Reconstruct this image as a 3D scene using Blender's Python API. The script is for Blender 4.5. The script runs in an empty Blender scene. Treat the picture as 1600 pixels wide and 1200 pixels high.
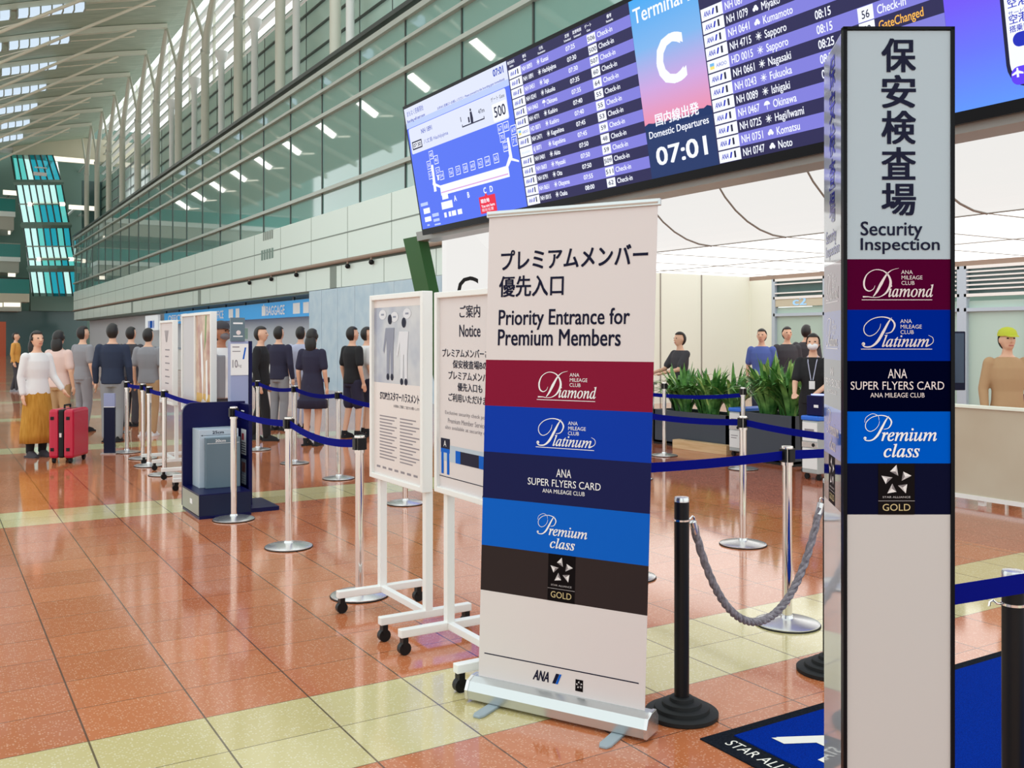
import bpy, bmesh, math, random
from math import sin, cos, pi, radians, sqrt
from mathutils import Vector, Matrix
random.seed(7)
S = bpy.context.scene
COL = S.collection

# ------------------------------------------------------------------ camera, sky, exposure
F, EYE = 1496.0, 1.53                      # focal length in pixels of a 1600 wide frame, eye height
YAW = math.atan2(913, 1496)
FW = Vector((sin(YAW), cos(YAW), 0)); RT = Vector((cos(YAW), -sin(YAW), 0)); UP = Vector((0, 0, 1))
cd = bpy.data.cameras.new('camera'); cam = bpy.data.objects.new('camera', cd); COL.objects.link(cam)
cam.location = (0, 0, EYE); cam.rotation_euler = (pi / 2, 0, -YAW)
cd.sensor_width = 36; cd.lens = F / 1600 * 36; cd.shift_y = -0.045; cd.clip_end = 400
S.camera = cam
W = bpy.data.worlds.new('sky'); S.world = W; W.use_nodes = True
bgn = W.node_tree.nodes['Background']; bgn.inputs[0].default_value = (0.93, 1.0, 0.985, 1); bgn.inputs[1].default_value = 1.45
S.view_settings.view_transform = 'Standard'; S.view_settings.look = 'None'
S.view_settings.exposure = 0.0; S.view_settings.gamma = 1.0; S.view_settings.use_curve_mapping = False

def area(name, loc, rot, sx, sy, power, col=(1, 1, 1)):
    l = bpy.data.lights.new(name, 'AREA'); l.shape = 'RECTANGLE'; l.size = sx; l.size_y = sy; l.energy = power; l.color = col
    o = bpy.data.objects.new(name, l); COL.objects.link(o); o.location = loc; o.rotation_euler = rot
    return o

# ------------------------------------------------------------------ pixel -> place
def ray(u, v): return FW + RT * ((u - 800) / F) + UP * ((528 - v) / F)
EYEV = Vector((0, 0, EYE))
def G(u, v, z=0.0):
    r = ray(u, v); return EYEV + r * ((z - EYE) / r.z)
def onX(u, v, X):
    r = ray(u, v); return EYEV + r * (X / r.x)
def onY(u, v, Y):
    r = ray(u, v); return EYEV + r * (Y / r.y)
def onD(u, v, d): return EYEV + ray(u, v) * d

# ------------------------------------------------------------------ materials
def mat(name, col, rough=0.5, metal=0.0, emit=0.0, ecol=None, spec=0.5, alpha=1.0, trans=0.0, coat=0.0):
    m = bpy.data.materials.new(name); m.use_nodes = True
    b = m.node_tree.nodes['Principled BSDF']
    b.inputs['Base Color'].default_value = (*col, 1); b.inputs['Roughness'].default_value = rough
    b.inputs['Metallic'].default_value = metal; b.inputs['Specular IOR Level'].default_value = spec
    b.inputs['Alpha'].default_value = alpha; b.inputs['Transmission Weight'].default_value = trans
    b.inputs['Coat Weight'].default_value = coat
    if emit:
        b.inputs['Emission Color'].default_value = (*(ecol or col), 1); b.inputs['Emission Strength'].default_value = emit
    return m
def srgb(r, g, b):
    f = lambda c: (c / 255 / 12.92) if c <= 10 else (((c / 255) + 0.055) / 1.055) ** 2.4
    return (f(r), f(g), f(b))
def noisy(name, c1, c2, scale, rough=0.6, detail=3, bump=0.0, metal=0.0, stretch=None):
    m = mat(name, c1, rough, metal); n = m.node_tree.nodes; l = m.node_tree.links
    tc = n.new('ShaderNodeTexCoord'); no = n.new('ShaderNodeTexNoise'); no.inputs['Scale'].default_value = scale; no.inputs['Detail'].default_value = detail
    if stretch:
        mp = n.new('ShaderNodeMapping'); mp.inputs['Scale'].default_value = stretch; l.new(tc.outputs['Object'], mp.inputs[0]); l.new(mp.outputs[0], no.inputs['Vector'])
    else: l.new(tc.outputs['Object'], no.inputs['Vector'])
    r = n.new('ShaderNodeValToRGB'); r.color_ramp.elements[0].color = (*c1, 1); r.color_ramp.elements[1].color = (*c2, 1)
    r.color_ramp.elements[0].position = 0.35; r.color_ramp.elements[1].position = 0.65
    l.new(no.outputs['Fac'], r.inputs[0]); l.new(r.outputs[0], n['Principled BSDF'].inputs['Base Color'])
    if bump:
        b = n.new('ShaderNodeBump'); b.inputs['Strength'].default_value = bump; b.inputs['Distance'].default_value = 0.01
        l.new(no.outputs['Fac'], b.inputs['Height']); l.new(b.outputs[0], n['Principled BSDF'].inputs['Normal'])
    return m
def glow(name, col, k): return mat(name, (0.01, 0.01, 0.01), 0.5, emit=k, ecol=col, spec=0.15)

M = {}
M['white'] = mat('white_paint', (0.80, 0.79, 0.78), 0.35)
M['offwhite'] = mat('off_white_print', (0.70, 0.64, 0.635), 0.45)
M['frame_white'] = mat('white_powder_coat', (0.82, 0.82, 0.80), 0.3)
M['chrome'] = mat('polished_steel', (0.74, 0.70, 0.67), 0.07, 1.0)
M['steel'] = noisy('brushed_steel', (0.66, 0.66, 0.67), (0.74, 0.74, 0.74), 6, 0.25, 2, 0, 0.9, (1, 1, 0.03))
M['gl_grey'] = mat('glossy_grey_face', srgb(176, 184, 192), 0.05, spec=0.7, coat=0.35)
for _k, _c in (('maroon', (76, 4, 44)), ('royal', (0, 36, 142)), ('navy', (2, 4, 30)), ('azure', (0, 86, 196)), ('dark', (16, 18, 42)), ('ink', (30, 40, 150)), ('silver', (222, 214, 216))): M['gl_' + _k] = mat('glossy_' + _k, srgb(*_c), 0.05, spec=0.7, coat=0.35)
M['pillar_steel'] = mat('satin_steel_sheet', (0.80, 0.80, 0.81), 0.3, 0.7)
M['alu'] = mat('satin_aluminium', (0.60, 0.63, 0.64), 0.3, 0.85)
M['black'] = mat('black_plastic', (0.006, 0.006, 0.007), 0.4, spec=0.25)
M['blackrub'] = mat('black_rubber', (0.010, 0.011, 0.012), 0.6, spec=0.3)
M['blackgloss'] = mat('black_gloss', (0.003, 0.003, 0.005), 0.3, spec=0.12)
M['belt'] = mat('blue_webbing', (0.003, 0.006, 0.19), 0.7, spec=0.15)
M['navy_ink'] = mat('navy_ink', srgb(10, 12, 44), 0.5, spec=0.15)
M['maroon'] = mat('maroon_print', srgb(132, 20, 52), 0.5, spec=0.08)
M['royal'] = mat('royal_blue_print', srgb(8, 56, 168), 0.5, spec=0.08)
M['navy'] = mat('navy_print', srgb(26, 30, 76), 0.5, spec=0.08)
M['azure'] = mat('azure_print', srgb(8, 94, 196), 0.5, spec=0.08)
M['brown'] = mat('dark_brown_print', srgb(50, 40, 40), 0.5, spec=0.08)
M['darker'] = mat('black_print', srgb(18, 13, 15), 0.5, spec=0.05)
M['silver_print'] = mat('silver_print', srgb(222, 210, 210), 0.4)
M['gold_print'] = mat('gold_print', srgb(200, 180, 130), 0.4)
M['white_ink'] = mat('white_ink', (0.85, 0.85, 0.86), 0.5)
M['p_grey'] = mat('pillar_grey_face', srgb(168, 182, 192), 0.28)
M['p_maroon'] = mat('pillar_maroon', srgb(76, 4, 44), 0.3, spec=0.0)
M['p_royal'] = mat('pillar_royal', srgb(0, 36, 142), 0.3, spec=0.0)
M['p_navy'] = mat('pillar_navy', srgb(2, 4, 30), 0.3, spec=0.0)
M['p_azure'] = mat('pillar_azure', srgb(0, 86, 196), 0.3, spec=0.0)
M['p_dark'] = mat('pillar_dark_navy', srgb(16, 18, 44), 0.4, spec=0.0)
M['star_a'] = mat('star_light_facet', srgb(228, 224, 224), 0.35)
M['star_b'] = mat('star_mid_facet', srgb(188, 182, 184), 0.35)
M['star_c'] = mat('star_deep_facet', srgb(120, 112, 116), 0.35)
M['kiosk_navy'] = mat('navy_laminate', srgb(2, 4, 62), 0.35, spec=0.2)
M['kiosk_dark'] = mat('slate_laminate', srgb(36, 40, 62), 0.5, spec=0.08)
M['kiosk_grey'] = mat('olive_grey_metal', srgb(150, 152, 140), 0.4, 0.3)
M['lt_grey'] = mat('light_grey_panel', srgb(178, 192, 205), 0.35)
M['mid_grey'] = mat('slate_grey_panel', srgb(92, 112, 124), 0.35)
M['lav'] = mat('lavender_panel', srgb(150, 158, 194), 0.4)
M['fascia'] = mat('pale_green_metal_panel', srgb(216, 230, 222), 0.28)
M['joint'] = mat('panel_joint', srgb(130, 142, 134), 0.6)
M['seam'] = mat('ceiling_seam', srgb(150, 146, 138), 0.6)
M['brownrail'] = mat('bronze_rail', srgb(150, 128, 112), 0.4)
M['mullion'] = mat('grey_mullion', srgb(176, 182, 174), 0.35, 0.3)
M['darkrail'] = mat('dark_rail', srgb(70, 76, 74), 0.3, 0.4)
M['glass'] = mat('green_tinted_glass', srgb(122, 160, 152), 0.03, 0.0, spec=1.0, coat=0.8)
M['glass_out'] = mat('pale_green_glass', srgb(178, 206, 196), 0.08, spec=0.8)
M['column'] = mat('grey_column_paint', srgb(196, 196, 182), 0.35)
M['roof'] = noisy('corrugated_roof', srgb(156, 174, 156), srgb(184, 198, 180), 3.0, 0.6, 2, 0, 0.0, (0.15, 4, 1))
M['rib'] = mat('white_rib', srgb(214, 216, 200), 0.4)
M['tie'] = mat('cream_tie_rod', srgb(236, 228, 210), 0.35)
M['lightbox'] = glow('cool_light_box', (0.72, 0.86, 1.0), 0.95)
M['warmstrip'] = glow('warm_light_strip', (1.0, 0.92, 0.75), 1.3)
M['lampglow'] = glow('tube_lamp_glow', (1.0, 0.95, 0.86), 9.0)
M['lum'] = glow('luminous_ceiling', (1.0, 0.99, 0.96), 1.7)
M['lumcove'] = glow('luminous_cove', (1.0, 0.985, 0.955), 0.86)
M['cream'] = mat('cream_wall', srgb(234, 238, 224), 0.5)
M['green'] = mat('deep_green_jamb', srgb(14, 88, 22), 0.45)
M['silverstrip'] = mat('grey_metal_strip', srgb(150, 152, 150), 0.35, 0.4)
M['hoard'] = noisy('pale_blue_hoarding', srgb(176, 200, 216), srgb(190, 210, 222), 2.5, 0.5)
M['baggage'] = mat('bright_blue_sign', srgb(20, 140, 205), 0.4, emit=0.35, ecol=srgb(20, 140, 205))
M['grey_wall'] = mat('counter_grey', srgb(198, 198, 202), 0.5)
M['dark_green'] = mat('dark_green_grey', srgb(112, 138, 128), 0.5)
def tinted(name, col, gloss):
    m = bpy.data.materials.new(name); m.use_nodes = True; n = m.node_tree.nodes; l = m.node_tree.links; n.clear()
    o = n.new('ShaderNodeOutputMaterial'); t = n.new('ShaderNodeBsdfTransparent'); p = n.new('ShaderNodeBsdfPrincipled'); x = n.new('ShaderNodeMixShader')
    t.inputs[0].default_value = (*col, 1); p.inputs['Base Color'].default_value = (*col, 1); p.inputs['Roughness'].default_value = 0.08; x.inputs[0].default_value = gloss
    l.new(t.outputs[0], x.inputs[1]); l.new(p.outputs[0], x.inputs[2]); l.new(x.outputs[0], o.inputs[0]); return m
M['tower_a'] = tinted('tower_teal_glass', srgb(96, 196, 190), 0.35); M['tower_b'] = tinted('tower_pale_glass', srgb(200, 240, 236), 0.3); M['tower_c'] = tinted('tower_blue_glass', srgb(40, 160, 178), 0.4)
M['teal_a'] = mat('teal_glass', srgb(74, 178, 176), 0.08, spec=0.8)
M['teal_b'] = mat('pale_teal_glass', srgb(176, 226, 224), 0.08, spec=0.8)
M['teal_c'] = mat('blue_teal_glass', srgb(30, 150, 172), 0.08, spec=0.8)
M['beige'] = mat('beige_slab', srgb(196, 190, 168), 0.5)
M['slab'] = mat('grey_slab_soffit', srgb(172, 172, 160), 0.5)
M['slabedge'] = mat('pale_slab_edge', srgb(222, 230, 226), 0.4)
M['door_glass'] = mat('pale_green_door_glass', srgb(176, 200, 190), 0.1)
M['dkglass'] = mat('dark_teal_glass', srgb(70, 98, 98), 0.1)
M['frost'] = noisy('frosted_panel', srgb(186, 172, 150), srgb(196, 186, 166), 1.2, 0.35)
M['rope'] = noisy('grey_rope', srgb(112, 106, 112), srgb(150, 144, 150), 60, 0.8)
M['mat_blue'] = noisy('blue_carpet', srgb(0, 32, 120), srgb(0, 46, 150), 220, 0.95, 2, 0.35)
M['mat_black'] = noisy('black_mat_edge', srgb(18, 22, 30), srgb(30, 34, 42), 120, 0.9)
M['mat_white'] = mat('white_carpet_pile', srgb(226, 222, 214), 0.95)
M['suit_red'] = mat('cherry_red_shell', srgb(190, 14, 56), 0.22)
M['mustard'] = noisy('mustard_corduroy', srgb(176, 122, 34), srgb(196, 144, 56), 14, 0.85, 2, 0, 0, (3, 3, 0.3))
M['skin'] = mat('skin', srgb(226, 178, 150), 0.5)
M['skin_tan'] = mat('tanned_skin', srgb(176, 118, 88), 0.5)
M['hair'] = mat('black_hair', srgb(30, 26, 26), 0.5)
M['mask'] = mat('white_mask', srgb(236, 236, 240), 0.6)
M['greymask'] = mat('grey_mask', srgb(120, 112, 116), 0.6)
M['eye'] = mat('dark_eye', (0.01, 0.008, 0.006), 0.2)
M['lip'] = mat('lip', srgb(190, 110, 100), 0.5)
def cloth(n, r, g, b): return mat(n, srgb(r, g, b), 0.85)
M['c_white'] = cloth('white_cloth', 228, 226, 226); M['c_black'] = cloth('black_cloth', 26, 26, 30); M['c_navy'] = cloth('navy_cloth', 38, 48, 72)
M['c_grey'] = cloth('grey_cloth', 142, 142, 148); M['c_pink'] = cloth('pale_pink_cloth', 226, 196, 188); M['c_orange'] = cloth('orange_cloth', 216, 156, 76)
M['c_blue'] = cloth('blue_cloth', 84, 104, 176); M['c_dgrey'] = cloth('charcoal_cloth', 62, 60, 66); M['c_lime'] = cloth('lime_cloth', 196, 204, 60)
M['c_tan'] = cloth('tan_cloth', 186, 150, 112); M['c_indigo'] = cloth('dark_indigo_cloth', 40, 38, 62); M['c_ltblue'] = cloth('pale_blue_cloth', 186, 190, 214)
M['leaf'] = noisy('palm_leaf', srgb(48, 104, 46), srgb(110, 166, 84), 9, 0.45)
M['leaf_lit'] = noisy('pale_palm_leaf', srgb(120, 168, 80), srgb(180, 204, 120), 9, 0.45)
M['planter'] = mat('charcoal_planter', srgb(58, 66, 78), 0.4)
M['soil'] = mat('dark_soil', (0.02, 0.015, 0.01), 0.9)
M['wood'] = noisy('pale_wood', srgb(206, 168, 122), srgb(222, 190, 148), 5, 0.5, 3, 0, 0, (8, 0.5, 8))
M['gate_grey'] = mat('gate_grey', srgb(172, 178, 178), 0.4); M['gate_blue'] = mat('gate_blue', srgb(40, 110, 220), 0.35)
M['ring_led'] = glow('blue_led_ring', (0.3, 0.35, 1.0), 2.5)
M['paper'] = mat('paper', (0.80, 0.80, 0.80), 0.6)
M['text_grey'] = mat('grey_text', srgb(140, 134, 140), 0.6)
M['pic_red'] = noisy('poster_picture', srgb(150, 70, 60), srgb(222, 200, 170), 3.2, 0.3, 4)
M['film'] = noisy('manga_poster', srgb(150, 154, 172), srgb(196, 196, 198), 4.0, 0.15, 3)

for _k in ('mat_blue', 'mat_black', 'belt', 'rope'): M[_k].node_tree.nodes['Principled BSDF'].inputs['Specular IOR Level'].default_value = 0.03
# floor: terracotta terrazzo with cream bands
def floor_mat():
    m = mat('terrazzo_floor', (0.4, 0.1, 0.05), 0.1); n = m.node_tree.nodes; l = m.node_tree.links
    b = n['Principled BSDF']
    tc = n.new('ShaderNodeTexCoord'); sx = n.new('ShaderNodeSeparateXYZ'); l.new(tc.outputs['Object'], sx.inputs[0])
    def mth(op, a, c=None, clamp=False):
        q = n.new('ShaderNodeMath'); q.operation = op; q.use_clamp = clamp
        for i, v in enumerate((a, c)):
            if v is None: continue
            if isinstance(v, (int, float)): q.inputs[i].default_value = v
            else: l.new(v, q.inputs[i])
        return q.outputs[0]
    X, Y = sx.outputs[0], sx.outputs[1]
    fx = mth('FLOORED_MODULO', mth('SUBTRACT', X, 0.95), 0.433); fy = mth('FLOORED_MODULO', mth('SUBTRACT', Y, 3.2), 0.36667)
    jx = mth('LESS_THAN', fx, 0.0075); jy = mth('LESS_THAN', fy, 0.0045)
    joint = mth('MAXIMUM', jx, jy)
    st = mth('LESS_THAN', mth('FLOORED_MODULO', mth('SUBTRACT', Y, 3.2), 5.5), 0.7334)
    inner = mth('GREATER_THAN', X, 6.66)
    st = mth('MULTIPLY', st, mth('SUBTRACT', 1.0, inner))
    cx = mth('FLOOR', mth('DIVIDE', mth('SUBTRACT', X, 0.95), 0.433)); cy = mth('FLOOR', mth('DIVIDE', mth('SUBTRACT', Y, 3.2), 0.36667))
    cb = n.new('ShaderNodeCombineXYZ'); l.new(cx, cb.inputs[0]); l.new(cy, cb.inputs[1])
    wn = n.new('ShaderNodeTexWhiteNoise'); wn.noise_dimensions = '2D'; l.new(cb.outputs[0], wn.inputs['Vector'])
    vo = n.new('ShaderNodeTexVoronoi'); vo.inputs['Scale'].default_value = 105; l.new(tc.outputs['Object'], vo.inputs['Vector'])
    wv = n.new('ShaderNodeSeparateColor'); l.new(vo.outputs['Color'], wv.inputs[0])
    speck = mth('MULTIPLY', mth('GREATER_THAN', wv.outputs[0], 0.62), mth('LESS_THAN', vo.outputs['Distance'], 0.42))
    def mix(f, a, c):
        q = n.new('ShaderNodeMix'); q.data_type = 'RGBA'
        if isinstance(f, float): q.inputs[0].default_value = f
        else: l.new(f, q.inputs[0])
        for i, v in ((6, a), (7, c)):
            if isinstance(v, tuple): q.inputs[i].default_value = (*v, 1)
            else: l.new(v, q.inputs[i])
        return q.outputs[2]
    base = mix(inner, mix(wn.outputs[0], (0.47, 0.140, 0.052), (0.54, 0.172, 0.068)), (0.40, 0.105, 0.05))
    base = mix(mth('MULTIPLY', speck, 0.42), base, (0.80, 0.52, 0.36))
    cream = mix(wn.outputs[0], (0.55, 0.46, 0.21), (0.62, 0.54, 0.28))
    cream = mix(mth('MULTIPLY', speck, 0.5), cream, (0.78, 0.74, 0.56))
    c = mix(st, base, cream)
    c = mix(mth('MULTIPLY', joint, 0.85), c, (0.05, 0.025, 0.015))
    l.new(c, b.inputs['Base Color'])
    no = n.new('ShaderNodeTexNoise'); no.inputs['Scale'].default_value = 1.3; l.new(tc.outputs['Object'], no.inputs['Vector'])
    l.new(mth('ADD', mth('MULTIPLY', no.outputs['Fac'], 0.08), 0.05), b.inputs['Roughness'])
    b.inputs['Specular IOR Level'].default_value = 0.9
    return m
M['floor'] = floor_mat()

# ------------------------------------------------------------------ mesh building
class MB:
    def __init__(s): s.v = []; s.f = []; s.m = []; s.mats = []
    def mi(s, m):
        if m not in s.mats: s.mats.append(m)
        return s.mats.index(m)
    def add(s, vs, fs, m):
        k = len(s.v); s.v += [tuple(v) for v in vs]; i = s.mi(m)
        for f in fs: s.f.append(tuple(q + k for q in f)); s.m.append(i)
        return s
    def quad(s, a, b, c, d, m): return s.add([a, b, c, d], [(0, 1, 2, 3)], m)
    def box(s, x0, y0, z0, x1, y1, z1, m):
        x0, x1 = sorted((x0, x1)); y0, y1 = sorted((y0, y1)); z0, z1 = sorted((z0, z1))
        vs = [(x, y, z) for z in (z0, z1) for y in (y0, y1) for x in (x0, x1)]
        return s.add(vs, [(0, 2, 3, 1), (4, 5, 7, 6), (0, 1, 5, 4), (2, 6, 7, 3), (0, 4, 6, 2), (1, 3, 7, 5)], m)
    def prism(s, pts, off, m):
        """polygon pts (3D) extruded by vector off"""
        n = len(pts); P = [Vector(p) for p in pts]; o = Vector(off)
        nrm = Vector((0, 0, 0))
        for i in range(n): nrm += P[i].cross(P[(i + 1) % n])
        if nrm.dot(o) > 0: P.reverse()
        vs = P + [p + o for p in P]
        fs = [tuple(range(n)), tuple(range(2 * n - 1, n - 1, -1))]
        fs += [(i, i + n, (i + 1) % n + n, (i + 1) % n) for i in range(n)]
        return s.add(vs, fs, m)
    def tube(s, path, r, m, n=10, caps=True, ry=None):
        P = [Vector(p) for p in path]; rs = r if isinstance(r, (list, tuple)) else [r] * len(P)
        vs = []; up = None
        for i, p in enumerate(P):
            t = (P[min(i + 1, len(P) - 1)] - P[max(i - 1, 0)]).normalized()
            if up is None:
                up = Vector((0, 0, 1)) if abs(t.z) < 0.9 else Vector((1, 0, 0))
            a = t.cross(up).normalized(); bb = a.cross(t).normalized(); up = bb
            for k in range(n):
                an = 2 * pi * k / n; vs.append(p + (a * cos(an) + bb * sin(an)) * rs[i])
        fs = []
        for i in range(len(P) - 1):
            for k in range(n):
                k2 = (k + 1) % n; fs.append((i * n + k, i * n + k2, (i + 1) * n + k2, (i + 1) * n + k))
        if caps: fs += [tuple(range(n - 1, -1, -1)), tuple(range((len(P) - 1) * n, len(P) * n))]
        return s.add(vs, fs, m)
    def lathe(s, prof, c, m, n=32, sx=1, sy=1):
        """prof [(r,z)] bottom to top"""
        vs = []; 
        for r, z in prof:
            for k in range(n):
                an = 2 * pi * k / n; vs.append((c[0] + r * cos(an) * sx, c[1] + r * sin(an) * sy, c[2] + z))
        fs = []
        for i in range(len(prof) - 1):
            for k in range(n):
                k2 = (k + 1) % n; fs.append((i * n + k, i * n + k2, (i + 1) * n + k2, (i + 1) * n + k))
        fs.append(tuple(range(n - 1, -1, -1))); fs.append(tuple(range((len(prof) - 1) * n, len(prof) * n)))
        return s.add(vs, fs, m)
    def ball(s, c, rx, ry, rz, m, n=14, rings=9):
        prof = [(sin(pi * i / rings) + 1e-4, -cos(pi * i / rings)) for i in range(rings + 1)]
        vs = []
        for r, z in prof:
            for k in range(n):
                an = 2 * pi * k / n; vs.append((c[0] + r * cos(an) * rx, c[1] + r * sin(an) * ry, c[2] + z * rz))
        fs = []
        for i in range(rings):
            for k in range(n):
                k2 = (k + 1) % n; fs.append((i * n + k, i * n + k2, (i + 1) * n + k2, (i + 1) * n + k))
        fs.append(tuple(range(n - 1, -1, -1))); fs.append(tuple(range(rings * n, (rings + 1) * n)))
        return s.add(vs, fs, m)
    def build(s, name, parent=None, smooth=False, bevel=0, loc=None, rz=None, **tags):
        me = bpy.data.meshes.new(name); me.from_pydata(s.v, [], s.f); me.update()
        for m in s.mats: me.materials.append(m)
        me.polygons.foreach_set('material_index', s.m)
        if smooth:
            me.polygons.foreach_set('use_smooth', [True] * len(s.f))
            try: me.set_sharp_from_angle(angle=radians(40))
            except Exception: pass
        o = bpy.data.objects.new(name, me); COL.objects.link(o)
        if parent is not None: o.parent = parent
        if loc is not None: o.location = loc
        if rz is not None: o.rotation_euler.z = rz
        if bevel:
            b = o.modifiers.new('bevel', 'BEVEL'); b.width = bevel; b.segments = 2; b.limit_method = 'ANGLE'; b.angle_limit = radians(50)
        tag(o, **tags)
        return o
def tag(o, label=None, cat=None, group=None, kind=None):
    if label: o['label'] = label
    if cat: o['category'] = cat
    if group: o['group'] = group
    if kind: o['kind'] = kind
    return o
def thing(name, label, cat, loc=(0, 0, 0), rz=0.0, group=None):
    o = bpy.data.objects.new(name, None); COL.objects.link(o); o.location = loc; o.rotation_euler = (0, 0, rz)
    o.empty_display_size = 0.1
    return tag(o, label, cat, group)
def struct(mb, name, **k): return mb.build(name, kind='structure', **k)
def copy_tree(o, parent=None):
    c = o.copy(); COL.objects.link(c)
    if parent is not None: c.parent = parent
    for ch in list(o.children): copy_tree(ch, c)
    return c
ORD = ['first', 'second', 'third', 'fourth', 'fifth', 'sixth', 'seventh', 'eighth', 'ninth', 'tenth', 'eleventh', 'twelfth', 'thirteenth', 'fourteenth']
def nth_near(i, n): return 'nearest' if i == 0 else ('farthest' if i == n - 1 else ORD[i] + ' nearest')

# ------------------------------------------------------------------ lettering
_tc = {}
def glyphs(s, off=0.0):
    k = (s, off)
    if k not in _tc:
        c = bpy.data.curves.new('t', 'FONT'); c.body = s; c.resolution_u = 3
        o = bpy.data.objects.new('t', c); me = o.to_mesh()
        vs = [(v.co.x, v.co.y, 0) for v in me.vertices]; fs = [tuple(p.vertices) for p in me.polygons]
        o.to_mesh_clear(); bpy.data.objects.remove(o); bpy.data.curves.remove(c)
        if off > 0:                                   # heavier weight: the same outline printed again, slightly displaced
            V, Fc, n = [], [], len(vs)
            for j, (dx, dy) in enumerate(((1, .6), (-1, .6), (1, -.6), (-1, -.6))):
                V += [(x + dx * off, y + dy * off, j) for x, y, _ in vs]; Fc += [tuple(q + n * j for q in f) for f in fs]
            vs, fs = V, Fc
        _tc[k] = (vs, fs)
    return _tc[k]
class Art:
    """flat printed art on a sign; mp maps (a, b) on the sign to a local 3D point, lifted by e"""
    def __init__(s, mp): s.mb = MB(); s.mp = mp
    def poly(s, pts, m, e=0.0008):
        P = list(pts)
        ar = sum(P[i][0] * P[(i + 1) % len(P)][1] - P[(i + 1) % len(P)][0] * P[i][1] for i in range(len(P)))
        if ar < 0: P.reverse()
        s.mb.add([s.mp(a, b, e) for a, b in P], [tuple(range(len(P)))], m)
    def rect(s, a0, b0, a1, b1, m, e=0.0008): s.poly([(a0, b0), (a1, b0), (a1, b1), (a0, b1)], m, e)
    def text(s, t, a0, b0, m, h=None, w=None, off=0.0, e=0.0012, shear=0.0, align='l', a1=None, b1=None):
        """ink box: left a0, bottom b0, height h (or top b1), width w (or right a1)"""
        vs, fs = glyphs(t, off)
        if not vs: return
        x0 = min(v[0] for v in vs); x1 = max(v[0] for v in vs); y0 = min(v[1] for v in vs); y1 = max(v[1] for v in vs)
        if b1 is not None: h = b1 - b0
        if a1 is not None: w = a1 - a0
        if h is None: h = w * (y1 - y0) / (x1 - x0)
        k = h / (y1 - y0); kx = k if w is None else w / (x1 - x0)
        W_ = (x1 - x0) * kx
        if align == 'c': a0 -= W_ / 2
        if align == 'r': a0 -= W_
        s.mb.add([s.mp(a0 + (x - x0) * kx + (y - y0) * k * shear, b0 + (y - y0) * k, e + .00012 * j) for x, y, j in vs], fs, m)
    def line(s, t, a0, base, size, m, off=0.0, e=0.0012, align='l', wide=1.0):
        """text by font size and baseline"""
        vs, fs = glyphs(t, off)
        if not vs: return
        if align != 'l':
            W_ = max(v[0] for v in vs) * size * wide; a0 -= W_ / 2 if align == 'c' else W_
        s.mb.add([s.mp(a0 + x * size * wide, base + y * size, e + .00012 * j) for x, y, j in vs], fs, m)
    def stroke(s, pts, ws, m, e=0.0012, sub=10):
        """smooth brush stroke through pts with widths ws (Catmull-Rom)"""
        P = [Vector((p[0], p[1])) for p in pts]; n = len(P); out = []
        for i in range(n - 1):
            p0, p1, p2, p3 = P[max(i - 1, 0)], P[i], P[i + 1], P[min(i + 2, n - 1)]
            for k in range(sub if i < n - 2 else sub + 1):
                t = k / sub
                q = 0.5 * ((2 * p1) + (p2 - p0) * t + (2 * p0 - 5 * p1 + 4 * p2 - p3) * t * t + (3 * p1 - p0 - 3 * p2 + p3) * t ** 3)
                out.append((q, ws[i] * (1 - t) + ws[i + 1] * t))
        L = []; R = []
        for i, (q, w) in enumerate(out):
            t = out[min(i + 1, len(out) - 1)][0] - out[max(i - 1, 0)][0]
            if t.length < 1e-9: t = Vector((1, 0))
            t.normalize(); nn = Vector((-t.y, t.x)) * w / 2
            L.append(q + nn); R.append(q - nn)
        vs = []; fs = []
        for i in range(len(out)): vs += [s.mp(R[i].x, R[i].y, e), s.mp(L[i].x, L[i].y, e)]
        for i in range(len(out) - 1): fs.append((2 * i, 2 * i + 2, 2 * i + 3, 2 * i + 1))
        s.mb.add(vs, fs, m)
    def disc(s, a, b, r, m, e=0.0012, n=16, ry=None): s.poly([(a + r * cos(2 * pi * k / n), b + (ry or r) * sin(2 * pi * k / n)) for k in range(n)], m, e)
    def rrect(s, a0, b0, a1, b1, r, m, e=0.0008):
        pts = []
        for cx, cy, st in ((a1 - r, b1 - r, 0), (a0 + r, b1 - r, 90), (a0 + r, b0 + r, 180), (a1 - r, b0 + r, 270)):
            for k in range(7): an = radians(st + 15 * k); pts.append((cx + r * cos(an), cy + r * sin(an)))
        s.poly(pts, m, e)
    def build(s, name, parent=None, **k):
        o = s.mb.build(name, parent, **k) if s.mb.v else None
        s.mb = MB(); return o

# script capitals in a unit box, copied from the look of the printed marks
def cap_D(A, x, y, s, m):
    T = lambda pts: [(x + a * s, y + b * s) for a, b in pts]
    A.stroke(T([(0.42, 0.42), (0.36, 0.30), (0.22, 0.24), (0.09, 0.33), (0.06, 0.55), (0.17, 0.80), (0.42, 0.94), (0.70, 0.90), (0.88, 0.72), (0.93, 0.47), (0.80, 0.20), (0.60, 0.06), (0.40, 0.03), (0.20, 0.05), (0.02, 0.05)]),
             [w * s for w in (0.01, 0.02, 0.035, 0.055, 0.06, 0.03, 0.025, 0.035, 0.06, 0.085, 0.06, 0.025, 0.02, 0.03, 0.05)], m)
    A.stroke(T([(1.20, 0.99), (0.98, 0.93), (0.80, 0.78), (0.62, 0.48), (0.48, 0.22), (0.36, 0.06)]), [w * s for w in (0.008, 0.02, 0.05, 0.10, 0.07, 0.02)], m)
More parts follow.
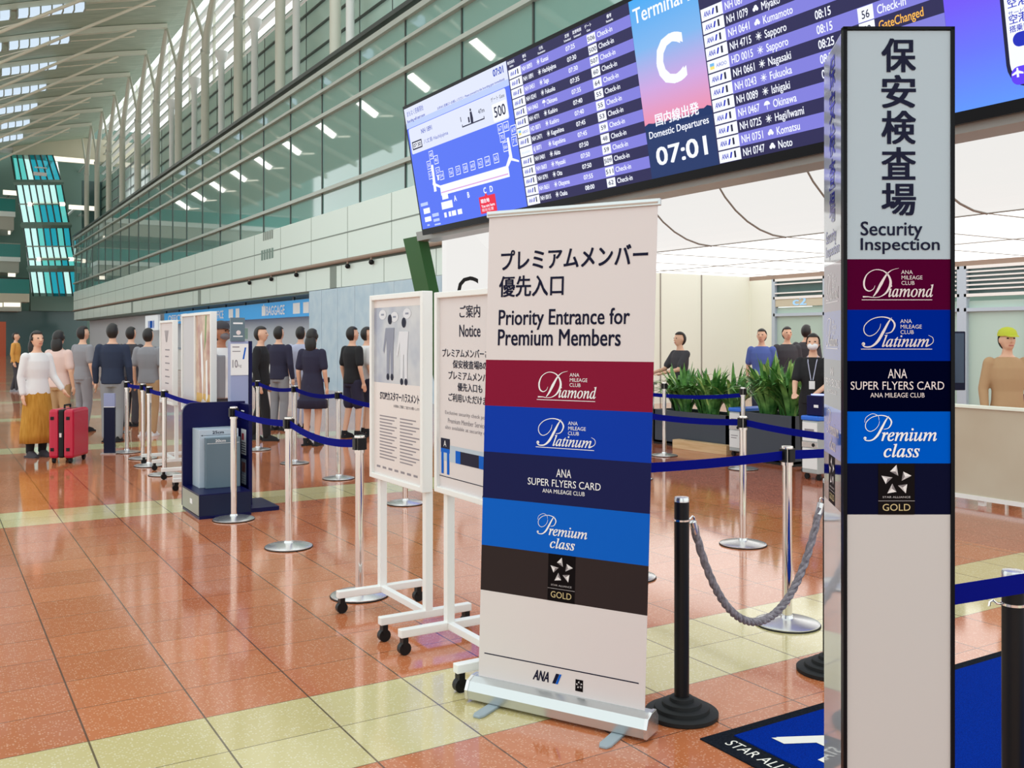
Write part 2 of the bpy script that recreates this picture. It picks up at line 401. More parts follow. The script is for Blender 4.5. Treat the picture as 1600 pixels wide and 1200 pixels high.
def cap_P(A, x, y, s, m, flourish=False):
    T = lambda pts: [(x + a * s, y + b * s) for a, b in pts]
    A.stroke(T([(0.62, 0.78), (0.58, 0.62), (0.44, 0.45), (0.24, 0.38), (0.09, 0.50), (0.10, 0.72), (0.32, 0.92), (0.65, 1.0), (0.95, 0.93), (1.08, 0.74), (0.98, 0.52), (0.78, 0.46)]),
             [w * s for w in (0.012, 0.02, 0.022, 0.025, 0.03, 0.028, 0.025, 0.03, 0.045, 0.06, 0.035, 0.015)], m)
    A.stroke(T([(0.98, 0.98), (0.86, 0.80), (0.70, 0.50), (0.52, 0.20), (0.32, 0.04), (0.10, 0.03), (0.02, 0.13)]), [w * s for w in (0.01, 0.06, 0.09, 0.085, 0.05, 0.04, 0.06)], m)
    A.disc(x + 0.06 * s, y + 0.12 * s, 0.055 * s, m)
    if flourish:
        A.stroke(T([(0.04, 0.72), (0.10, 0.92), (0.34, 1.06), (0.56, 0.98), (0.60, 0.80)]), [w * s for w in (0.01, 0.018, 0.02, 0.018, 0.01)], m)
def club_words(A, x, y, h, m):
    for i, t in enumerate(('ANA', 'MILEAGE', 'CLUB')): A.line(t, x, y - i * h * 1.32, h * 1.36, m, 0.0, wide=0.98)
def mark_diamond(A, x0, y0, w, m):
    """ink box from (x0, y0), total width w"""
    k = w / 2.36
    cap_D(A, x0, y0 + 0.06 * k, 1.0 * k, m)
    A.text('𝑖𝑎𝑚𝑜𝑛𝑑', x0 + 0.86 * k, y0 + 0.10 * k, m, h=0.42 * k, w=1.48 * k, off=0.012)
    A.rect(x0 - 0.02 * k, y0, x0 + 2.30 * k, y0 + 0.022 * k, m, 0.0012)
    club_words(A, x0 + 1.28 * k, y0 + 0.86 * k, 0.135 * k, m)
def mark_platinum(A, x0, y0, w, m):
    k = w / 2.36
    cap_P(A, x0, y0 + 0.06 * k, 1.0 * k, m)
    A.text('𝑙𝑎𝑡𝑖𝑛𝑢𝑚', x0 + 0.66 * k, y0 + 0.08 * k, m, h=0.40 * k, w=1.52 * k, off=0.012, shear=0.12)
    A.stroke([(x0 + 2.14 * k, y0 + 0.10 * k), (x0 + 2.32 * k, y0 + 0.22 * k), (x0 + 2.32 * k, y0 + 0.38 * k), (x0 + 2.18 * k, y0 + 0.46 * k)], [0.03 * k, 0.022 * k, 0.02 * k, 0.012 * k], m)
    A.rect(x0 - 0.02 * k, y0, x0 + 2.30 * k, y0 + 0.022 * k, m, 0.0012)
    club_words(A, x0 + 1.26 * k, y0 + 0.86 * k, 0.135 * k, m)
def mark_flyers(A, cx, y0, w, m):
    A.text('ANA', cx, y0 + 0.205 * w, m, h=0.10 * w, align='c', w=0.205 * w)
    A.text('SUPER FLYERS CARD', cx, y0 + 0.083 * w, m, h=0.088 * w, align='c', w=w)
    A.text('ANA MILEAGE CLUB', cx, y0, m, h=0.050 * w, align='c', w=0.58 * w)
def mark_premium(A, x0, y0, w, m):
    k = w / 2.3
    cap_P(A, x0, y0 + 0.50 * k, 0.80 * k, m, True)
    A.text('𝑟𝑒𝑚𝑖𝑢𝑚', x0 + 0.55 * k, y0 + 0.50 * k, m, h=0.40 * k, w=1.72 * k, off=0.014)
    A.text('𝑐𝑙𝑎𝑠𝑠', x0 + 0.62 * k, y0, m, h=0.42 * k, w=1.12 * k, off=0.014)
def mark_star(A, cx, cy, r, e=0.0012):
    """five faceted triangles round a star-shaped gap"""
    for k in range(5):
        an = radians(90 + 72 * k)
        c = Vector((cx + 0.66 * r * cos(an + 0.12), cy + 0.66 * r * sin(an + 0.12)))
        tip = Vector((cx + 1.12 * r * cos(an), cy + 1.12 * r * sin(an)))
        p2 = Vector((cx + 0.80 * r * cos(an + 0.62), cy + 0.80 * r * sin(an + 0.62)))
        p3 = Vector((cx + 0.36 * r * cos(an - 0.34), cy + 0.36 * r * sin(an - 0.34)))
        A.poly([tip, p2, c], M['star_a'], e); A.poly([p2, p3, c], M['star_c'], e); A.poly([p3, tip, c], M['star_b'], e)
def mark_gold(A, cx, y0, w, h, words=True):
    A.rect(cx - w / 2, y0, cx + w / 2, y0 + h, M['darker'], 0.0010)
    mark_star(A, cx, y0 + 0.665 * h, 0.385 * w, 0.0014)
    if words:
        A.text('STAR ALLIANCE', cx, y0 + 0.325 * h, M['star_b'], h=0.035 * h, w=0.76 * w, align='c')
        A.rect(cx - w / 2, y0 + 0.265 * h, cx + w / 2, y0 + 0.272 * h, M['star_b'], 0.0014)
        A.text('GOLD', cx, y0 + 0.075 * h, M['gold_print'], h=0.135 * h, w=0.76 * w, align='c')
def mark_ana(A, x0, y0, h, m, tail=None):
    """slanted letters and the two-tone slash"""
    A.text('ANA', x0, y0, m, h=h, w=h * 1.75, off=0.03, shear=0.22)
    x = x0 + h * 2.15
    A.poly([(x, y0), (x + 0.35 * h, y0), (x + 0.75 * h, y0 + h), (x + 0.40 * h, y0 + h)], m, 0.0012)
    A.poly([(x + 0.37 * h, y0), (x + 0.60 * h, y0), (x + 1.0 * h, y0 + h), (x + 0.77 * h, y0 + h)], tail or M['azure'], 0.0012)
# ------------------------------------------------------------------ floor and hall shell
f = MB(); f.quad((-16, -10, 0), (21, -10, 0), (21, 104, 0), (-16, 104, 0), M['floor']); struct(f, 'floor')

XW = 10.0                                       # plane of the gallery wall
def zl(k, X=XW): return EYE + k / 0.8536 * X    # height of a level line on that plane
Z_BOT, Z_MID, Z_TOP, Z_RAIL = zl(0.1235), zl(0.19), zl(0.3135), zl(0.69)
Z_A, Z_B, Z_C = zl(0.625), zl(0.563), zl(0.373)
Y0, Y1 = 18.2, 84.0
wl = MB()
wl.box(XW, Y0, Z_MID, XW + 0.5, Y1, Z_TOP, M['fascia'])
wl.box(XW + 0.04, Y0, Z_BOT, XW + 0.5, Y1, Z_MID - 0.16, M['fascia'])
wl.box(XW + 0.12, Y0, Z_MID - 0.16, XW + 0.5, Y1, Z_MID, M['joint'])
wl.box(XW - 0.004, Y0, zl(0.252) - 0.02, XW + 0.1, Y1, zl(0.252) + 0.02, M['joint'])
y = 19.25
while y < Y1:
    wl.box(XW - 0.004, y - 0.012, Z_MID, XW + 0.1, y + 0.012, Z_TOP, M['joint'])
    wl.box(XW + 0.036, y + 0.55, Z_BOT, XW + 0.1, y + 0.575, Z_MID - 0.16, M['joint']); y += 2.97
for yy in (26.4, 42.4, 58.4): wl.box(XW + 0.03, yy - 0.25, Z_BOT, XW + 0.1, yy + 0.25, Z_MID - 0.16, M['joint'])
wl.box(XW + 0.5, 10.0, Z_TOP - 0.05, XW + 0.7, Y0, Z_RAIL, M['joint'])
struct(wl, 'wall_right')
tr = MB(); tr.tube([(XW - 0.02, Y0, Z_MID - 0.05), (XW - 0.02, Y1, Z_MID - 0.05)], 0.055, M['brownrail']); struct(tr, 'trim_1')
tr = MB()
tr.box(XW - 0.10, 9.5, Z_RAIL - 0.02, XW + 0.12, Y1, Z_RAIL + 0.10, M['darkrail'])
tr.box(XW - 0.05, 9.5, Z_RAIL - 0.26, XW + 0.10, Y1, Z_RAIL - 0.12, M['mullion']); struct(tr, 'trim_2')
# gallery glazing, one bay after another
ys = [21.5 + 2.92 * k for k in range(-4, 22)]
for i, ya in enumerate(ys):
    yb = min(ya + 2.92, Y1)
    if yb <= ya: break
    g = MB(); g.box(XW + 0.06, ya + 0.02, Z_TOP, XW + 0.09, yb - 0.02, Z_RAIL - 0.2, M['glass'])
    p = struct(g, 'window_%d' % (i + 1))
    fr = MB(); fr.box(XW + 0.03, ya - 0.025, Z_TOP, XW + 0.10, ya + 0.025, Z_RAIL - 0.2, M['darkrail'])
    for z, h in ((Z_A, 0.06), (Z_B, 0.075), (Z_C, 0.075)): fr.box(XW - 0.06, ya, z - h, XW + 0.07, yb, z + h * 0.4, M['mullion'])
    fr.build('mullion', p)
# outer glazed facade behind the columns, louvred at the top
XO = 14.0; ZG = 16.1
fa = MB(); fa.box(XO, 8, 5, XO + 0.08, 98, ZG, M['glass_out'])
z = 9.0
while z < ZG + 0.1:
    fa.box(XO - 0.10, 8, z, XO, 98, z + 0.06, M['darkrail']); z += 0.92
yy = 10.0
while yy < 98: fa.box(XO - 0.02, yy, 5, XO, yy + 0.035, ZG, M['darkrail']); yy += 3.0
struct(fa, 'wall_facade')
for i in range(15):
    ya = 8 + 6 * i
    lv = MB()
    for k in range(7):
        z = ZG + 0.25 + 0.78 * k
        lv.prism([(XO, ya, z), (XO + 0.03, ya, z + 0.05), (XO + 0.30, ya, z - 0.06), (XO + 0.29, ya, z - 0.11)], (0, 6.0, 0), M['frame_white']); lv.box(XO - .03, ya, z - .10, XO + .02, ya + 6, z - .02, M['mullion'])
    p = struct(lv, 'window_%d' % (40 + i))
    fr = MB(); fr.box(XO + 0.02, ya - 0.07, ZG, XO + 0.16, ya + 0.07, 21.5, M['rib']); fr.build('frame', p)

# roof: one curved shell, a rib, a tie rod and light boxes per bay
def zroof(x):
    t = 11.9 - x
    return 19.6 - 0.20 * t - 0.0068 * t * t if t > 0 else 19.6 + 0.3 * (-t)
ro = MB(); xs = [-14 + 0.9 * k for k in range(31)]
for i in range(9, 30):
    x0, x1 = xs[i], xs[i + 1]
    ro.quad((x0, 31, zroof(x0) + .25), (x0, 100, zroof(x0) + .25), (x1, 100, zroof(x1) + .25), (x1, 31, zroof(x1) + .25), M['roof'])
struct(ro, 'ceiling', smooth=True)
nodes = [34.1 + 6 * k for k in range(10)]
tn = 3
for k, yn in enumerate(nodes):
    r = MB()
    prof = [(x, zroof(x)) for x in [-6 + 1.25 * q for q in range(14)] + [11.9]]
    top = [(x, yn - 0.16, z + 0.22) for x, z in prof]; bot = [(x, yn - 0.16, z - (0.10 if x < 9.5 else 0.02)) for x, z in prof]
    for q in range(len(prof) - 1):
        r.prism([bot[q], bot[q + 1], top[q + 1], top[q]], (0, 0.32, 0), M['rib'])
    o = struct(r, 'trim_%d' % tn); tn += 1
    t = MB(); t.tube([(10.2, yn, zroof(10.2) - 0.05), (0.2, yn, 13.05)], 0.075, M['tie'], 8); t.tube([(10.2, yn + .5, zroof(10.2) - .3), (6.0, yn + .5, zroof(6.0) - 0.25), (0.2, yn + .5, 15.3)], 0.03, M['tie'], 6); t.build('tie_rod', o)
    lp = thing('tube_lamp', 'Tubular lamp at the low end of the %s roof tie rod' % nth_near(k, len(nodes)), 'lamp', (0.2, yn, 13.05), 0, 'tube lamps on the tie rods')
    q_ = Vector((10.0, 0, zroof(10.2) - 13.1)).normalized(); l_ = MB(); l_.tube([q_ * .05, q_ * 1.5], .16, M['lampglow'], 12); l_.build('tube', lp)
    l_ = MB(); l_.tube([q_ * -.1, q_ * .06], .18, M['mullion'], 12); l_.tube([(0, 0, 0), (-.9, 0, .12)], .05, M['warmstrip'], 8); l_.build('holder', lp)
vis = [n for n in nodes if n > 30]
for k, yn in enumerate(vis):
    for j, (xa, xb) in enumerate(((3.7, 6.7), (0.5, 3.4))):
        lb = MB()
        for q in range(6):
            x0 = xa + (xb - xa) * q / 6; x1 = xa + (xb - xa) * (q + 1) / 6
            lb.prism([(x0, yn - 0.32, zroof(x0) - 0.42), (x1, yn - 0.32, zroof(x1) - 0.42), (x1, yn - 0.32, zroof(x1) - 0.12), (x0, yn - 0.32, zroof(x0) - 0.12)], (0, 0.64, 0), M['lightbox'])
        o = lb.build('ceiling_light', label='%s %s light box under the %s roof rib in view' % ('right-hand' if j == 0 else 'left-hand', 'cool white', nth_near(k, len(vis))), cat='ceiling light', group='light boxes under the roof ribs')
        for q in range(7):
            c = MB(); x0 = xa + (xb - xa) * q / 6; c.box(x0 - 0.035, yn - 0.34, zroof(x0) - 0.47, x0 + 0.035, yn + 0.34, zroof(x0) - 0.10, M['mullion']); c.build('fin', o)
# columns: a shaft on the gallery that forks to two roof nodes
cols = [31.1 + 6 * k for k in range(11)]
for k, yc in enumerate(cols):
    t = thing('forked_column', '%s Y-shaped grey column rising behind the gallery rail' % nth_near(k, len(cols)).capitalize(), 'column', (11.9, yc, 5.0), 0, 'forked columns on the gallery')
    c = MB(); c.tube([(0, 0, 0), (0, 0, 11.0)], 0.2, M['column'], 16); c.build('shaft', t, smooth=True)
    c = MB(); c.tube([(0, 0, 10.8), (0, -0.35, 11.7), (0, -2.9, 14.5)], [0.21, 0.18, 0.13], M['column'], 12); c.build('fork_arm', t, smooth=True)
    c = MB(); c.tube([(0, 0, 10.8), (0, 0.3, 11.7), (0, 2.9, 14.5)], [0.15, 0.10, 0.07], M['column'], 12); c.build('fork_arm', t, smooth=True)
    c = MB(); c.lathe([(0.24, 0), (0.24, 0.16)], (0, 0, 10.85), M['mullion'], 16); c.build('collar', t, smooth=True)
for k, yc in enumerate([33 + 6 * q for q in range(8)]):
    c = MB(); c.tube([(0, 0, 0), (0, 0, 11)], 0.16, M['frame_white'], 14)
    c.lathe([(0.16, 11), (0.34, 11.5), (0.34, 11.6)], (0, 0, 0), M['frame_white'], 14)
    c.build('round_column', smooth=True, loc=(13.2, yc, 5.0), label='%s slim white column standing close to the glass facade' % nth_near(k, 8).capitalize(), cat='column', group='slim columns by the facade')

# ------------------------------------------------------------------ far end of the hall
YE = 95.0
def E(u, v, dy=0.0): return onY(u, v, YE + dy)
bk = MB(); a = E(-60, 560, 6); b_ = E(300, 200, 6)
xt0, xt1 = E(14, 300, 6).x, E(96, 300, 6).x
e0, e1, e2, e3 = E(20, 240, 6), E(52, 474, 6), E(88, 240, 6), E(130, 474, 6)
bk.prism([(-16, YE + 6, 0), (e1.x, YE + 6, 0), (e1.x, YE + 6, e1.z), (e0.x, YE + 6, e0.z), (e0.x, YE + 6, 22), (-16, YE + 6, 22)], (0, .3, 0), M['dark_green'])
bk.prism([(e3.x, YE + 6, 0), (26, YE + 6, 0), (26, YE + 6, 22), (e2.x, YE + 6, 22), (e2.x, YE + 6, e2.z), (e3.x, YE + 6, e3.z)], (0, .3, 0), M['dark_green'])
bk.box(e1.x, YE + 6, 0, e3.x, YE + 6.3, e1.z, M['dark_green'])
struct(bk, 'wall_end')
bb = MB(); p0 = E(22, 238); p1 = E(168, 216); bb.box(p0.x, YE + 1, p0.z, p1.x + 6, YE + 3, p1.z, M['beige']); bb.box(p0.x - 12, YE + 1.2, p0.z + .4, p0.x, YE + 3, p1.z + .5, M['frame_white']); struct(bb, 'trim_20')
def strip(i, u0, u1, v, th, lab, dy=-0.6):
    p = E(u0, v, dy); q = E(u1, v, dy); s = MB(); s.box(p.x, YE + dy, p.z - th, q.x, YE + dy + 0.3, p.z + th, M['warmstrip'])
    s.box(p.x + .5, YE + dy + .3, p.z - .06, p.x + .7, YE + 5.97, p.z + .06, M['mullion']); s.box(q.x - .7, YE + dy + .3, p.z - .06, q.x - .5, YE + 5.97, p.z + .06, M['mullion']); s.build('strip_light', label=lab, cat='light', group='warm strip lights at the end of the hall')
for i, (u0, u1, v, lab) in enumerate(((72, 150, 246, 'Long warm light strip, topmost at the end of the hall'), (108, 150, 323, 'Long warm light strip, second from the top at the hall end'), (5, 27, 300, 'Short warm light strip above the upper balcony left of the glass tower'),
        )):
    strip(i, u0, u1, v, 0.19, lab)
# glass tower
tw = thing('glass_tower', 'Tilted turquoise glass tower at the far end of the hall', 'tower', (0, 0, 0))
lev = [(242, 17, 82), (285, 24, 96), (319, 30, 102), (352, 36, 108), (385, 41, 112), (405, 44, 116), (420, 46, 118), (463, 52, 124)]
NP = 7
def tp(i, s, out=0.0):
    v, ul, ur = lev[i]; u = ul + (ur - ul) * s
    p = E(u, v, -1.0 - 1.8 * sin(pi * s) - out); return p
pal = ['teal_b', 'teal_a', 'teal_c']
pat = ['abccc', 'bbbba', 'bacca', 'bacac', 'bbbba', 'baaca', 'bacbc']
for i in range(len(lev) - 1):
    g = MB()
    for k in range(NP):
        s0, s1 = k / NP, (k + 1) / NP
        m = {'a': 'tower_a', 'b': 'tower_b', 'c': 'tower_c'}[pat[i][(k * 5) // NP]]
        g.quad(tp(i + 1, s0), tp(i + 1, s1), tp(i, s1), tp(i, s0), M[m])
    g.build('glass_band', tw)
mu = MB()
for k in range(NP + 1): mu.tube([tp(i, k / NP, .06) for i in range(len(lev))], 0.07, M['darkrail'], 6)
mu.build('mullion', tw)
fb = MB()
for i, th in ((1, 0.26), (3, 0.3), (6, 0.32), (5, .1), (4, .06), (2, .06)):
    fb.tube([tp(i, k / NP, .1) for k in range(NP + 1)], th, M['dark_green'] if th > .2 else M['mullion'], 6)
fb.build('floor_edge', tw)
gl = MB()
for i in (2, 5):
    p = tp(i, 0.2, .4); q = tp(i, 0.98, .4); gl.tube([p, q], 0.2, M['warmstrip'], 6)
gl.build('light_strip', tw)
sg = MB(); p = E(52, 274, -3.2); q = E(73, 262, -3.2); sg.box(p.x, YE - 3.3, p.z, q.x, YE - 3.2, p.z + 0.3, M['white']); sg.box(p.x + .1, YE - 3.3, q.z - .1, q.x, YE - 3.2, q.z, M['white']); sg.build('sign', tw)
# balconies on the left and bridge
for i, (u1, vt, ve, vb, lab) in enumerate(((24, 331, 339, 359, 'Grey balcony slab left of the glass tower, upper of two'), (32, 402, 409, 426, 'Grey balcony slab left of the glass tower, lower of two'))):
    t = thing('balcony', lab, 'balcony', (0, 0, 0), 0, 'balconies at the end of the hall')
    q = E(u1, vt, -1); e = E(u1, ve, -1); b_ = E(u1, vb, -1)
    s = MB(); s.box(-12, YE - 1, e.z, q.x, YE + 5, q.z, M['slabedge']); s.build('slab_edge', t)
    s = MB(); s.box(-12, YE - 0.8, b_.z, q.x - .1, YE + 5, e.z, M['slab']); s.build('soffit', t)
    s = MB(); s.box(-12, YE - .9, q.z, q.x, YE - .85, q.z + 1.15, M['tower_a']); s.tube([(-12, YE - .88, q.z + 1.17), (q.x, YE - .88, q.z + 1.17)], .05, M['mullion'], 6); s.build('glass_rail', t)
    s = MB(); s.box(E(13, 360).x, YE + .2, b_.z - .3, q.x - .3, YE + .5, b_.z, M['warmstrip']); s.build('light_strip', t)
br = thing('footbridge', 'Beige footbridge with lit soffit crossing the far end', 'footbridge')
q = E(46, 459, -3); b_ = E(46, 472, -3); d_ = E(40, 481, -3)
s = MB(); s.box(-14, YE - 3, b_.z, q.x, YE, q.z, M['beige']); s.build('deck', br)
s = MB(); s.box(-14, YE - 2.8, d_.z - 0.3, q.x - .6, YE + 5, b_.z, M['slab']); s.build('soffit', br)
s = MB()
for u0, u1 in ((-22, 4), (6, 32)):
    p = E(u0, 479, -3); r_ = E(u1, 473, -3); s.box(p.x, YE - 2.86, p.z, r_.x, YE - 2.8, r_.z, M['warmstrip'])
s.build('light_panel', br)
s = MB(); s.box(-14, YE - 2.9, q.z, q.x, YE - 2.85, q.z + 1.3, M['tower_a']); s.tube([(-14, YE - 2.88, q.z + 1.3), (q.x, YE - 2.88, q.z + 1.3)], .06, M['darkrail'], 6); s.build('glass_rail', br)
lo = MB(); p = E(48, 482, 0); q = E(120, 459, 0); lo.box(p.x, YE, p.z - .2, q.x + 1, YE + 2, q.z, M['dark_green']); lo.box(-14, YE + 1, 0, q.x + 1, YE + 3, p.z - .2, M['dkglass'])
struct(lo, 'trim_21')
sh = MB(); p = E(-40, 540, -6); q = E(8, 503, -6); sh.box(p.x, YE - 7, 0, q.x, YE - 6, q.z, mat('shop_red', srgb(196, 92, 60), .5)); sh.build('shop_kiosk', label='Small red shop front glimpsed far left under the footbridge', cat='shop')
dk = MB(); p = E(128, 490, 2); q = E(168, 285, 2); dk.box(p.x, YE + 2, 10, q.x, YE + 2.3, q.z, M['dkglass']); struct(dk, 'window_60')

# ------------------------------------------------------------------ counters below the gallery
hb = MB(); hb.box(XW + 0.02, Y0, 0, XW + 0.16, 28.4, Z_BOT - 0.02, M['hoard'])
for k in range(8): hb.box(XW + 0.012, Y0 + 1.3 * k, 0, XW + 0.03, Y0 + 1.3 * k + .008, Z_BOT - .02, M['lt_grey'])
struct(hb, 'wall_hoarding')
cw = MB(); cw.box(11.2, 28.4, 0, 11.4, Y1, 2.9, M['grey_wall']); cw.box(10.2, 28.4, Z_BOT - .06, 11.4, Y1, Z_BOT, M['dark_green']); struct(cw, 'wall_counter')
XB = 10.6
for k, u in enumerate((388, 422, 461, 541, 578)):
    p = onX(u, 400, XW - .06); c = MB(); c.tube([(0, 0, 0), (0, 0, -.10)], .03, M['brownrail'], 8); c.ball((0, 0, -.13), .075, .075, .07, M['black'], 10, 6)
    c.build('dome_camera', smooth=True, loc=(XW - .02, p.y, Z_MID - .10), label='Small dark dome camera under the bronze rail, %s' % nth_near(4 - k, 5), cat='camera', group='dome cameras under the rail')
t = thing('wall_lettering', 'Small dark direction lettering on the pale gallery fascia', 'sign', (XW, onX(428, 385, XW).y, 0))
A = Art(lambda a, b, e: (-.004 - e, a, b)); L_ = onX(403, 385, XW).y - onX(428, 385, XW).y; zz = onX(415, 381, XW).z
for q in range(5): A.rect(.1 + q * L_ * .13, zz + .12, .1 + q * L_ * .13 + L_ * .09, zz + .42, M['joint'])
A.build('small_lettering', t)
for q in range(5): A.rect(.05 + q * L_ * .16, zz - .55, .05 + q * L_ * .16 + L_ * .12, zz - .2, M['dark_green'])
A.build('large_lettering', t)
t = thing('baggage_sign', 'Long bright blue BAGGAGE sign over the check-in counters', 'sign', (XB, 40.2, 2.24))
s = MB(); s.box(-0.06, -11.9, 0, 0.06, 11.9, 0.56, M['baggage']); s.build('sign_box', t)
A = Art(lambda a, b, e: (-0.06 - e * 4, 11.9 - a, b))
def by(u): q = onX(u, 480, XB); return 52.1 - q.y
for txt, u0, u1 in (('BAGGAGE', 419, 448), ('OFFICE', 336, 352), ('OFFICE', 265, 287)):
    A.text(txt, by(u0), 0.10, M['white_ink'], h=0.34, w=by(u1) - by(u0), off=0.02, e=0.003); A.build('lettering', t)
for u0, u1 in ((412, 418), (461, 472), (477, 486), (360, 367), (371, 377), (288, 294)): A.rect(by(u0), 0.10, by(u1), 0.46, M['white_ink'], 0.003); A.build('pictogram', t)
A.disc(by(415), 0.48, 0.05, M['white_ink'], 0.003)
A.build('pictogram', t)
for q in range(9): s = MB(); s.box(-0.03, -11.6 + 2.9 * q, 0.56, 0.03, -11.5 + 2.9 * q, Z_BOT - 2.24, M['darkrail']); s.build('hanger', t)
t = thing('hanging_sign', 'Small white square sign with blue pictogram left of blue sign', 'sign', (10.55, 55.2, 1.95))
s = MB(); s.box(-.06, -1.75, 0, .06, 1.75, 0.82, mat('sign_white', (.85, .88, .9), .4, emit=.25, ecol=(.9, .95, 1))); s.build('panel', t)
A = Art(lambda a, b, e: (-.06 - e * 4, 1.75 - a, b)); A.rect(.9, .12, 1.1, .52, M['azure'], .003); A.rect(1.3, .12, 2.1, .52, M['azure'], .003); A.rect(2.3, .12, 2.5, .52, M['azure'], .003); A.build('pictogram', t)
# counter islands: long white desks
for k, yy in enumerate((31, 37, 43, 49, 55, 61)):
    t = thing('check_in_desk', 'White check-in desk under blue sign, %s in the row' % nth_near(k, 6), 'desk', (10.2, yy, 0), 0, 'check-in desks')
    s = MB(); s.box(0, -2.2, 0, .7, 2.2, 1.0, M['frame_white']); s.build('body', t, bevel=.02)
    s = MB(); s.box(-.08, -2.3, 1.0, .75, 2.3, 1.05, M['lt_grey']); s.build('top', t)

# ------------------------------------------------------------------ security hall: bulkhead, glowing ceiling, walls
bh = MB()
bh.prism([(8.2, 1.0, 3.43), (8.6, 1.0, 3.43), (8.6, 1.0, 3.62), (8.17, 1.0, 3.60)], (0, 16.0, 0), M['silverstrip'])
bh.prism([(8.25, 1.0, 3.60), (8.7, 1.0, 3.60), (8.7, 1.0, 5.75), (7.85, 1.0, 5.75)], (0, 15.3, 0), M['fascia'])
struct(bh, 'trim_22')
gj = MB()
gj.prism([(8.20, 17.0, 3.53), (9.05, 17.0, 0), (9.25, 17.0, 0), (8.42, 17.0, 3.53)], (0, 0.66, 0), M['green']); struct(gj, 'trim_23')
ZC = 3.05; RC = 1.75
prof = [(11 - RC * sin(radians(90 - 9 * k)), ZC + RC - RC * cos(radians(90 - 9 * k))) for k in range(11)]
cy0, cy1 = 1.0, 17.3
lc = MB()
for (xa, za), (xb, zb) in zip(prof[:-1], prof[1:]): lc.quad((xa, cy0, za), (xb, cy0, zb), (xb, cy1, zb), (xa, cy1, za), M['lumcove'])
lc.quad((11, cy0, ZC), (17.5, cy0, ZC), (17.5, cy1, ZC), (11, cy1, ZC), M['lum'])
struct(lc, 'ceiling_luminous', smooth=True)
sm = MB()
seams = [10.13 + 1.6 * k for k in range(-5, 5)]
for ysm in seams:
    sm.tube([(x, ysm, z - .012) for x, z in prof], 0.014, M['seam'], 6)
    sm.box(11, ysm - .012, ZC - .012, 17.5, ysm + .012, ZC - .002, M['seam'])
for X in (11.0, 14.2): sm.box(X - .015, cy0, ZC - .014, X + .015, cy1, ZC - .001, M['seam'])
struct(sm, 'trim_24')
# end wall with the gate letter
ew = MB(); ew.box(12.9, 17.3, 0, 17.5, 17.5, 4.9, M['cream']); ew.box(9.0, 17.3, 0, 12.9, 17.5, 4.9, M['lumcove'])
for X in (14.3, 14.62, 15.9): ew.box(X - .015, 17.285, 0, X + .015, 17.3, ZC, M['seam'])
struct(ew, 'wall_back')
t = thing('gate_letter', 'Large black letter C on white wall below the glowing ceiling', 'sign', (0, 17.29, 0))
A = Art(lambda a, b, e: (a, -e, b)); p = onY(714, 431, 17.29); A.text('C', p.x, p.z - .62, M['black'], h=.62, w=.5, off=-.006, e=.004); A.build('letter', t)
# glass front on the inner side
XG = 17.5
wi = MB(); wi.box(XG, 0.5, 2.95, XG + .2, 17.3, 3.2, M['brownrail']); wi.box(XG, 16.55, 0, XG + .2, 17.3, 2.95, M['cream']); wi.box(XG, 14.9, 2.28, XG + .15, 16.55, 2.50, M['beige'])
wi.box(XG + 2.5, 0, 0, XG + 2.6, 17.5, 3.2, M['door_glass'])
struct(wi, 'wall_inner')
def bay(n, ya, yb, zsill=2.52, louv=0):
    g = MB(); g.box(XG + .06, ya, 0, XG + .08, yb, 2.26, M['door_glass']); g.box(XG + .06, ya, zsill, XG + .08, yb, 2.95, M['dkglass'])
    p = struct(g, 'window_%d' % n)
    fr = MB()
    for yy in (ya, yb): fr.box(XG - .02, yy - .05, 0, XG + .1, yy + .05, 2.95, M['lt_grey'])
    for z in (zsill - .03, 2.92): fr.box(XG - .02, ya, z - .03, XG + .1, yb, z + .03, M['frame_white'])
    fr.box(XG - .02, ya, 2.05, XG + .1, yb, 2.12, M['lt_grey']); fr.build('frame', p)
    lv = MB()
    for q in range(louv): lv.box(XG - .03, ya + .06, zsill + .07 + q * .43 / louv, XG + .06, yb - .06, zsill + .10 + q * .43 / louv, M['frame_white'])
    if louv: lv.build('louvre', p)
bay(61, 14.95, 16.5, 2.52, 2); bay(62, 13.2, 14.85, 2.4, 4); bay(63, 11.6, 13.15, 2.4, 5); bay(64, 10.2, 11.5, 2.4, 5); bay(65, 8.3, 10.1, 2.4, 5); bay(66, 6.4, 8.2, 2.4, 5)
t = thing('lane_number_sign', 'Pale blue c2 lane number on the beige band above a door', 'sign', (XG, 15.6, 2.3))
A = Art(lambda a, b, e: (-e, -a, b)); mm = mat('pale_blue_letter', srgb(150, 200, 240), .4, emit=.3, ecol=srgb(150, 200, 240)); A.text('c2', -.30, .0, mm, h=.19, w=.42, off=.02, e=.006); A.build('lettering', t)
# ------------------------------------------------------------------ departure board
BO = Vector((8.0, 16.35, 3.584)); BA = Vector((0, -1, 0)); BB = Vector((-.393, 0, 2.232)).normalized(); BN = BA.cross(BB)
if BN.x > 0: BN = -BN
bt = thing('departure_board', 'Huge leaning LED departure board above the security entrance', 'departure board', tuple(BO))
def bp(a, b, e): return BA * a + BB * b + BN * e
LEN, HT = 14.9, 2.25
s = MB()
def bbox(a0, b0, a1, b1, e0, e1, m):
    P = [bp(a, b, e) for e in (e0, e1) for b in (b0, b1) for a in (a0, a1)]
    s.add(P, [(0, 2, 3, 1), (4, 5, 7, 6), (0, 1, 5, 4), (2, 6, 7, 3), (0, 4, 6, 2), (1, 3, 7, 5)], m)
bbox(-.05, -.11, LEN, HT + .06, -.14, -.004, M['blackgloss'])
s.build('frame', bt)
E1 = lambda n, c, k=1.0: glow('screen_' + n, srgb(*c), k)
